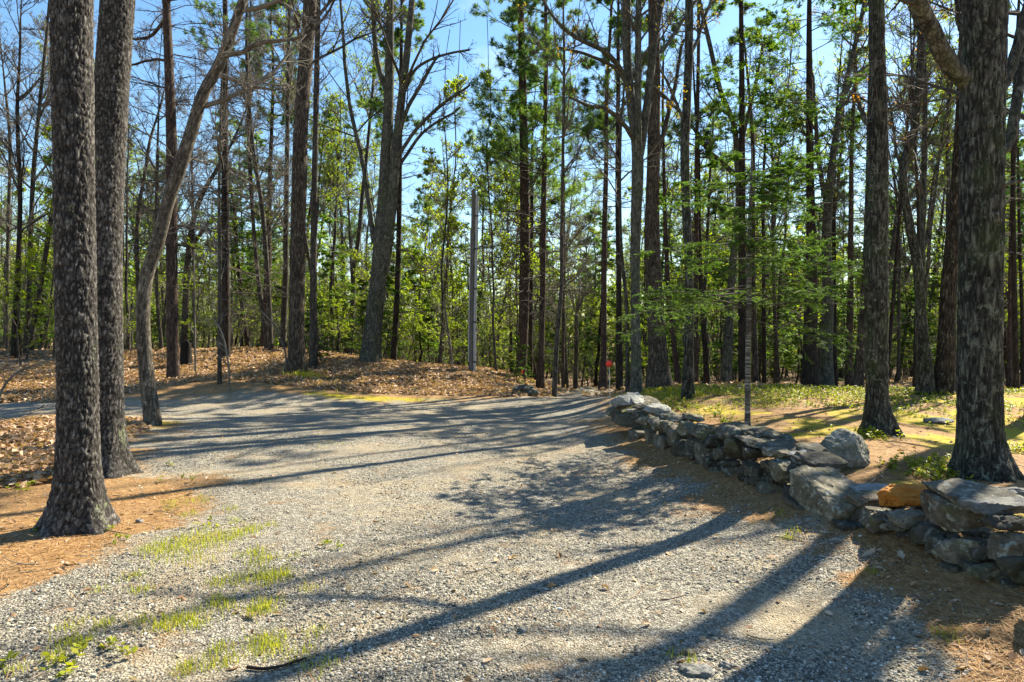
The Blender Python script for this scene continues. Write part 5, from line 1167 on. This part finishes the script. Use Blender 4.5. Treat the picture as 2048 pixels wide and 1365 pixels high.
def stump(nm, lab, px, py, d, w, h, mat, seed, jag):
    p = px3(px, py, d); p[2] = float(gz([p[0]], [p[1]])[0]); k = 28; g = np.random.default_rng(seed); a = np.arange(k) * 2 * pi / k
    jg = h * (1 + jag * (fbm(np.c_[np.cos(a) * 1.6, np.sin(a) * 1.6, a * 0 + seed], 3, seed) - .5) * 2); n = 12; V = []
    for i in range(n):
        f = i / (n - 1); r = w * (1 + .5 * math.exp(-f * 6)) * (1 + .12 * (fbm(np.c_[np.cos(a) * 3, np.sin(a) * 3, a * 0 + f * 2], 2, seed + 1) - .5) * 2)
        V.append(np.c_[r * np.cos(a), r * np.sin(a), jg * f - .08 * (1 - f)])
    for rr, dz in ((.75, -.03), (.45, -.12), (.001, -.16)): V.append(np.c_[rr * w * np.cos(a), rr * w * np.sin(a), jg * .92 + dz * h * 2])
    V = np.concatenate(V); n = len(V) // k; i = (np.arange(n - 1) * k)[:, None]; j = np.arange(k)[None]; j2 = (j + 1) % k
    mb = MB(); mb.add(V, np.stack([i + j, i + j2, i + k + j2, i + k + j], -1).reshape(-1, 4)); return tag(link(nm, mb.mesh(nm, M[mat]), None, tuple(p)), lab, 'stump')
stump('tree_stump', 'blackened broken tree stump on the bank beside the straight brown pine', 372, 712, 22.5, .17, .72, 'char', 3, .22)
stump('tree_stump', 'tiny dark cut stump on the bank slope in front of the straight brown pine', 345, 785, 17.5, .085, .12, 'deadwood', 4, .12)

def stick(nm, lab, pts, r, mat, side=0, cat='stick', seed=1, lift=.012):
    g = np.random.default_rng(seed); W = np.array([gp(x, y) for x, y in pts]); W[:, 2] = gz(W[:, 0], W[:, 1]) + lift; o = W[0].copy(); W = W - o
    S = smooth_path(np.c_[W, np.linspace(r, r * .5, len(W))], 24); mb = MB(); tubes(mb, S[None, :, :3], S[None, :, 3], 8)
    if side:
        Q, R = grow(S[None, :, :3], S[None, :, 3], side, (.3, 1), (25, 60), (.2, .4), 4, .0, .08, g, .6, .0015, flat=.95); Q[..., 2] = np.maximum(Q[..., 2], gz((Q[..., 0] + o[0]).ravel(), (Q[..., 1] + o[1]).ravel()).reshape(Q[..., 2].shape) - o[2] + .004); tubes(mb, Q, R, 5)
    return tag(link(nm, mb.mesh(nm, M[mat]), None, tuple(o)), lab, cat)
stick('fallen_stick', 'dark curved stick lying on the gravel at the bottom of the picture', [(494,1339),(530,1342),(565,1336),(596,1326),(613,1321)], .009, 'darkwood')
stick('fallen_stick', 'thin pale twig lying at the foot of the stone wall', [(1588,1028),(1602,1040),(1616,1052),(1628,1066)], .003, 'deadwood', 3, seed=2)
stick('fallen_branch', 'grey fallen branch with side twigs on the leaves left of the closest pine', [(-20,866),(40,838),(90,812)], .02, 'deadwood', 7, seed=3, cat='branch', lift=.03)
stick('fallen_stick', 'small brown stick between the two big pines and the grass', [(210,1062),(235,1066),(262,1072)], .006, 'deadwood', seed=4)
stick('fallen_stick', 'short brown stick in the gravel left of the grass tufts', [(110,1290),(135,1278),(160,1264)], .008, 'deadwood', seed=5)
stick('fallen_stick', 'reddish twig lying across the open gravel', [(782,1122),(800,1122),(822,1127)], .004, 'darkwood', 2, seed=6)
stick('fallen_stick', 'short straight twig on the shaded gravel near the bottom', [(958,1256),(964,1268),(967,1276)], .004, 'deadwood', seed=7)
stick('fallen_stick', 'weathered stick lying on the needles left of the closest pine', [(45,940),(75,934),(100,930)], .012, 'deadwood', seed=8)
# bent dead sapling in front of the dark conifer
def sapling(nm, lab, pts, d, mat, cat, twigs, seed):
    g = np.random.default_rng(seed); b = px3(*pts[0][:2], d); b[2] = float(gz([b[0]], [b[1]])[0]); W = np.array([np.r_[px3(x, y, d) - b, w * .5 / F * d] for x, y, w in pts]); W[0, 2] = -.05
    S = smooth_path(W, 30); r = thing(nm, lab, cat, tuple(b)); mb = MB(); tubes(mb, S[None, :, :3], S[None, :, 3], 8); link('stem', mb.mesh('stem', M[mat]), r)
    mb = MB(); Q, R = grow(S[None, :, :3], S[None, :, 3], twigs, (.3, 1), (25, 60), (.15, .4), 5, .1, .1, g, .5, .004); tubes(mb, Q, R, 4); Q2, R2 = grow(Q, R, 4, (.3, 1), (25, 60), (.3, .6), 3, .1, .1, g, .7, .003); tubes(mb, Q2, R2, 3); link('twigs', mb.mesh('twigs', M[mat]), r)
sapling('dead_sapling', 'bent pale dead sapling arching over the leaves, in front of the dark straight conifer', [(459,775,4),(458,740,4),(452,700,4),(441,660,3),(425,635,2)], 17, 'paletwig', 'sapling', 10, 5)
sapling('dead_sapling', 'thin bare arching stem on the bank left of the tall dark oak', [(566,742,4),(572,715,4),(566,690,3),(548,650,3),(520,620,2)], 20.5, 'paletwig', 'sapling', 12, 6)
sapling('dead_sapling', 'pale leaning dead stem in the woods left of the grey utility pole', [(905,735,5),(900,690,5),(893,640,4),(888,600,3)], 24, 'paletwig', 'sapling', 8, 7)
sapling('dead_sapling', 'bare spreading sapling at the left picture edge above the leaf pile', [(-10,800,5),(10,770,5),(35,745,4),(70,730,3),(110,718,2)], 14, 'paletwig', 'sapling', 14, 8)
sapling('thin_sapling', 'thin upright bare sapling standing between the black stump and the slim pale sapling', [(391,745,4),(390,690,4),(389,600,3),(388,500,3)], 21, 'paletwig', 'sapling', 10, 9)

# oak leaves one can count, near the wall
OAKL = [(0,0),(.1,.05),(.18,.14),(.24,.07),(.34,.2),(.42,.09),(.55,.25),(.63,.1),(.76,.18),(.82,.07),(1,0)]
def oak_leaf(lab, px, py, size, rot, seed, mat='oakleaf', z=.02):
    g = np.random.default_rng(seed); p = gp(px, py); p[2] = float(gz([p[0]], [p[1]])[0]) + z
    up = [(x - .5, y) for x, y in OAKL]; lo = [(x - .5, -y * .9) for x, y in OAKL]; n = len(up); mb = MB()
    f = lambda x, y: (x * size, y * size, size * (.35 * abs(y) + .22 * (x * x) * 2 + .03 * sin(9 * x + seed)))
    V = [f(x, y) for x, y in up] + [f(x, 0) for x, _ in up] + [f(x, y) for x, y in lo]
    mb.add(V, np.array([[i, i + 1, n + i + 1, n + i] for i in range(n - 1)] + [[n + i, n + i + 1, 2 * n + i + 1, 2 * n + i] for i in range(n - 1)]))
    tubes(mb, np.array([[[-.5 * size, 0, size * .11], [-.62 * size, 0, size * .06], [-.75 * size, .02 * size, 0.0]]]), np.full((1, 3), .0012), 4)
    o = link('fallen_leaf', mb.mesh('fallen_leaf', M[mat], False), None, tuple(p)); o.rotation_euler = (g.normal(0, .2), g.normal(0, .2), radians(rot)); return tag(o, lab, 'leaf')
oak_leaf('pale lobed oak leaf in shade below the wall, at the tip of a thin twig', 1652, 1069, .15, 10, 1)
oak_leaf('dull oak leaf in shade just below and right of the first pale leaf', 1672, 1085, .12, -20, 2)
oak_leaf('pale dry leaf on the sunlit needles, lying left of a curled leaf by the wall', 1738, 1112, .13, 5, 3)
oak_leaf('curled dry leaf at the shadow edge by the wall', 1757, 1107, .10, 40, 4)
oak_leaf('spread maple like leaf half in sun against the wall foot', 1803, 1118, .13, 70, 5)
oak_leaf('small tan leaf lying alone on the sunlit soil below the wall', 1757, 1143, .08, -10, 6)
oak_leaf('narrow reddish leaf on the gravel in front of the wall', 1545, 1120, .10, 0, 7, 'litter')
oak_leaf('whitish leaf lying in the grass tufts at lower left', 505, 1238, .13, -15, 8)
oak_leaf('pale leaf on the shaded gravel at lower right', 1975, 1272, .08, 30, 9)
oak_leaf('tan leaf flat on the road edge shadow far down the wall', 1278, 926, .16, 10, 10)

# ------------------------------------------------------------------ camera, sky, sun
cam = bpy.data.objects.new('Camera', bpy.data.cameras.new('Camera')); COL.objects.link(cam)
cam.location = (0, 0, EYE); cam.rotation_euler = (radians(90), 0, 0)
cam.data.sensor_width = 36; cam.data.lens = F / 2048 * 36; cam.data.clip_end = 2000; cam.data.clip_start = .05
cam.data.shift_y = -(682.5 - 682.0) / 2048
SC.camera = cam
AZ, EL = 46.0, 42.0
sun = bpy.data.objects.new('Sun', bpy.data.lights.new('Sun', 'SUN')); COL.objects.link(sun)
sun.data.energy = 5.0; sun.data.angle = radians(.5); sun.data.color = (1.0, .91, .72)
sun.rotation_euler = (radians(90 - EL), 0, radians(180 - AZ))
w = bpy.data.worlds.new('World'); SC.world = w; w.use_nodes = True; nt = w.node_tree; nt.nodes.clear()
out = nt.nodes.new('ShaderNodeOutputWorld'); bg = nt.nodes.new('ShaderNodeBackground'); bg.inputs[1].default_value = .052
sky = nt.nodes.new('ShaderNodeTexSky'); sky.sky_type = 'NISHITA'; sky.sun_disc = False; sky.sun_elevation = radians(EL); sky.sun_rotation = radians(AZ)
sky.air_density = 1.3; sky.dust_density = .3; sky.ozone_density = 2.5
tc = nt.nodes.new('ShaderNodeTexCoord'); mp = nt.nodes.new('ShaderNodeMapping'); mp.inputs['Scale'].default_value = (1, 1, 1.8)
nz = nt.nodes.new('ShaderNodeTexNoise'); nz.inputs['Scale'].default_value = 2.6; nz.inputs['Detail'].default_value = 6; nz.inputs['Roughness'].default_value = .6; nz.inputs['Distortion'].default_value = .4
rp = nt.nodes.new('ShaderNodeValToRGB'); rp.color_ramp.elements[0].position = .6; rp.color_ramp.elements[1].position = 1.0
mx = nt.nodes.new('ShaderNodeMix'); mx.data_type = 'RGBA'; mx.inputs[7].default_value = (11, 11.5, 12, 1)
nt.links.new(tc.outputs['Generated'], mp.inputs[0]); nt.links.new(mp.outputs[0], nz.inputs['Vector']); nt.links.new(nz.outputs[0], rp.inputs[0]); nt.links.new(rp.outputs[0], mx.inputs[0])
hs = nt.nodes.new('ShaderNodeHueSaturation'); hs.inputs['Saturation'].default_value = 1.2; hs.inputs['Value'].default_value = 1.35; nt.links.new(sky.outputs[0], hs.inputs['Color']); nt.links.new(hs.outputs[0], mx.inputs[6]); nt.links.new(mx.outputs[2], bg.inputs[0]); nt.links.new(bg.outputs[0], out.inputs[0])
vs = SC.view_settings; vs.view_transform = 'Standard'; vs.look = 'None'; vs.gamma = 1; vs.exposure = 1.7; vs.use_curve_mapping = False
cy = SC.cycles; cy.max_bounces = 7; cy.diffuse_bounces = 3; cy.glossy_bounces = 2; cy.transmission_bounces = 4; cy.transparent_max_bounces = 8
cy.use_denoising = True
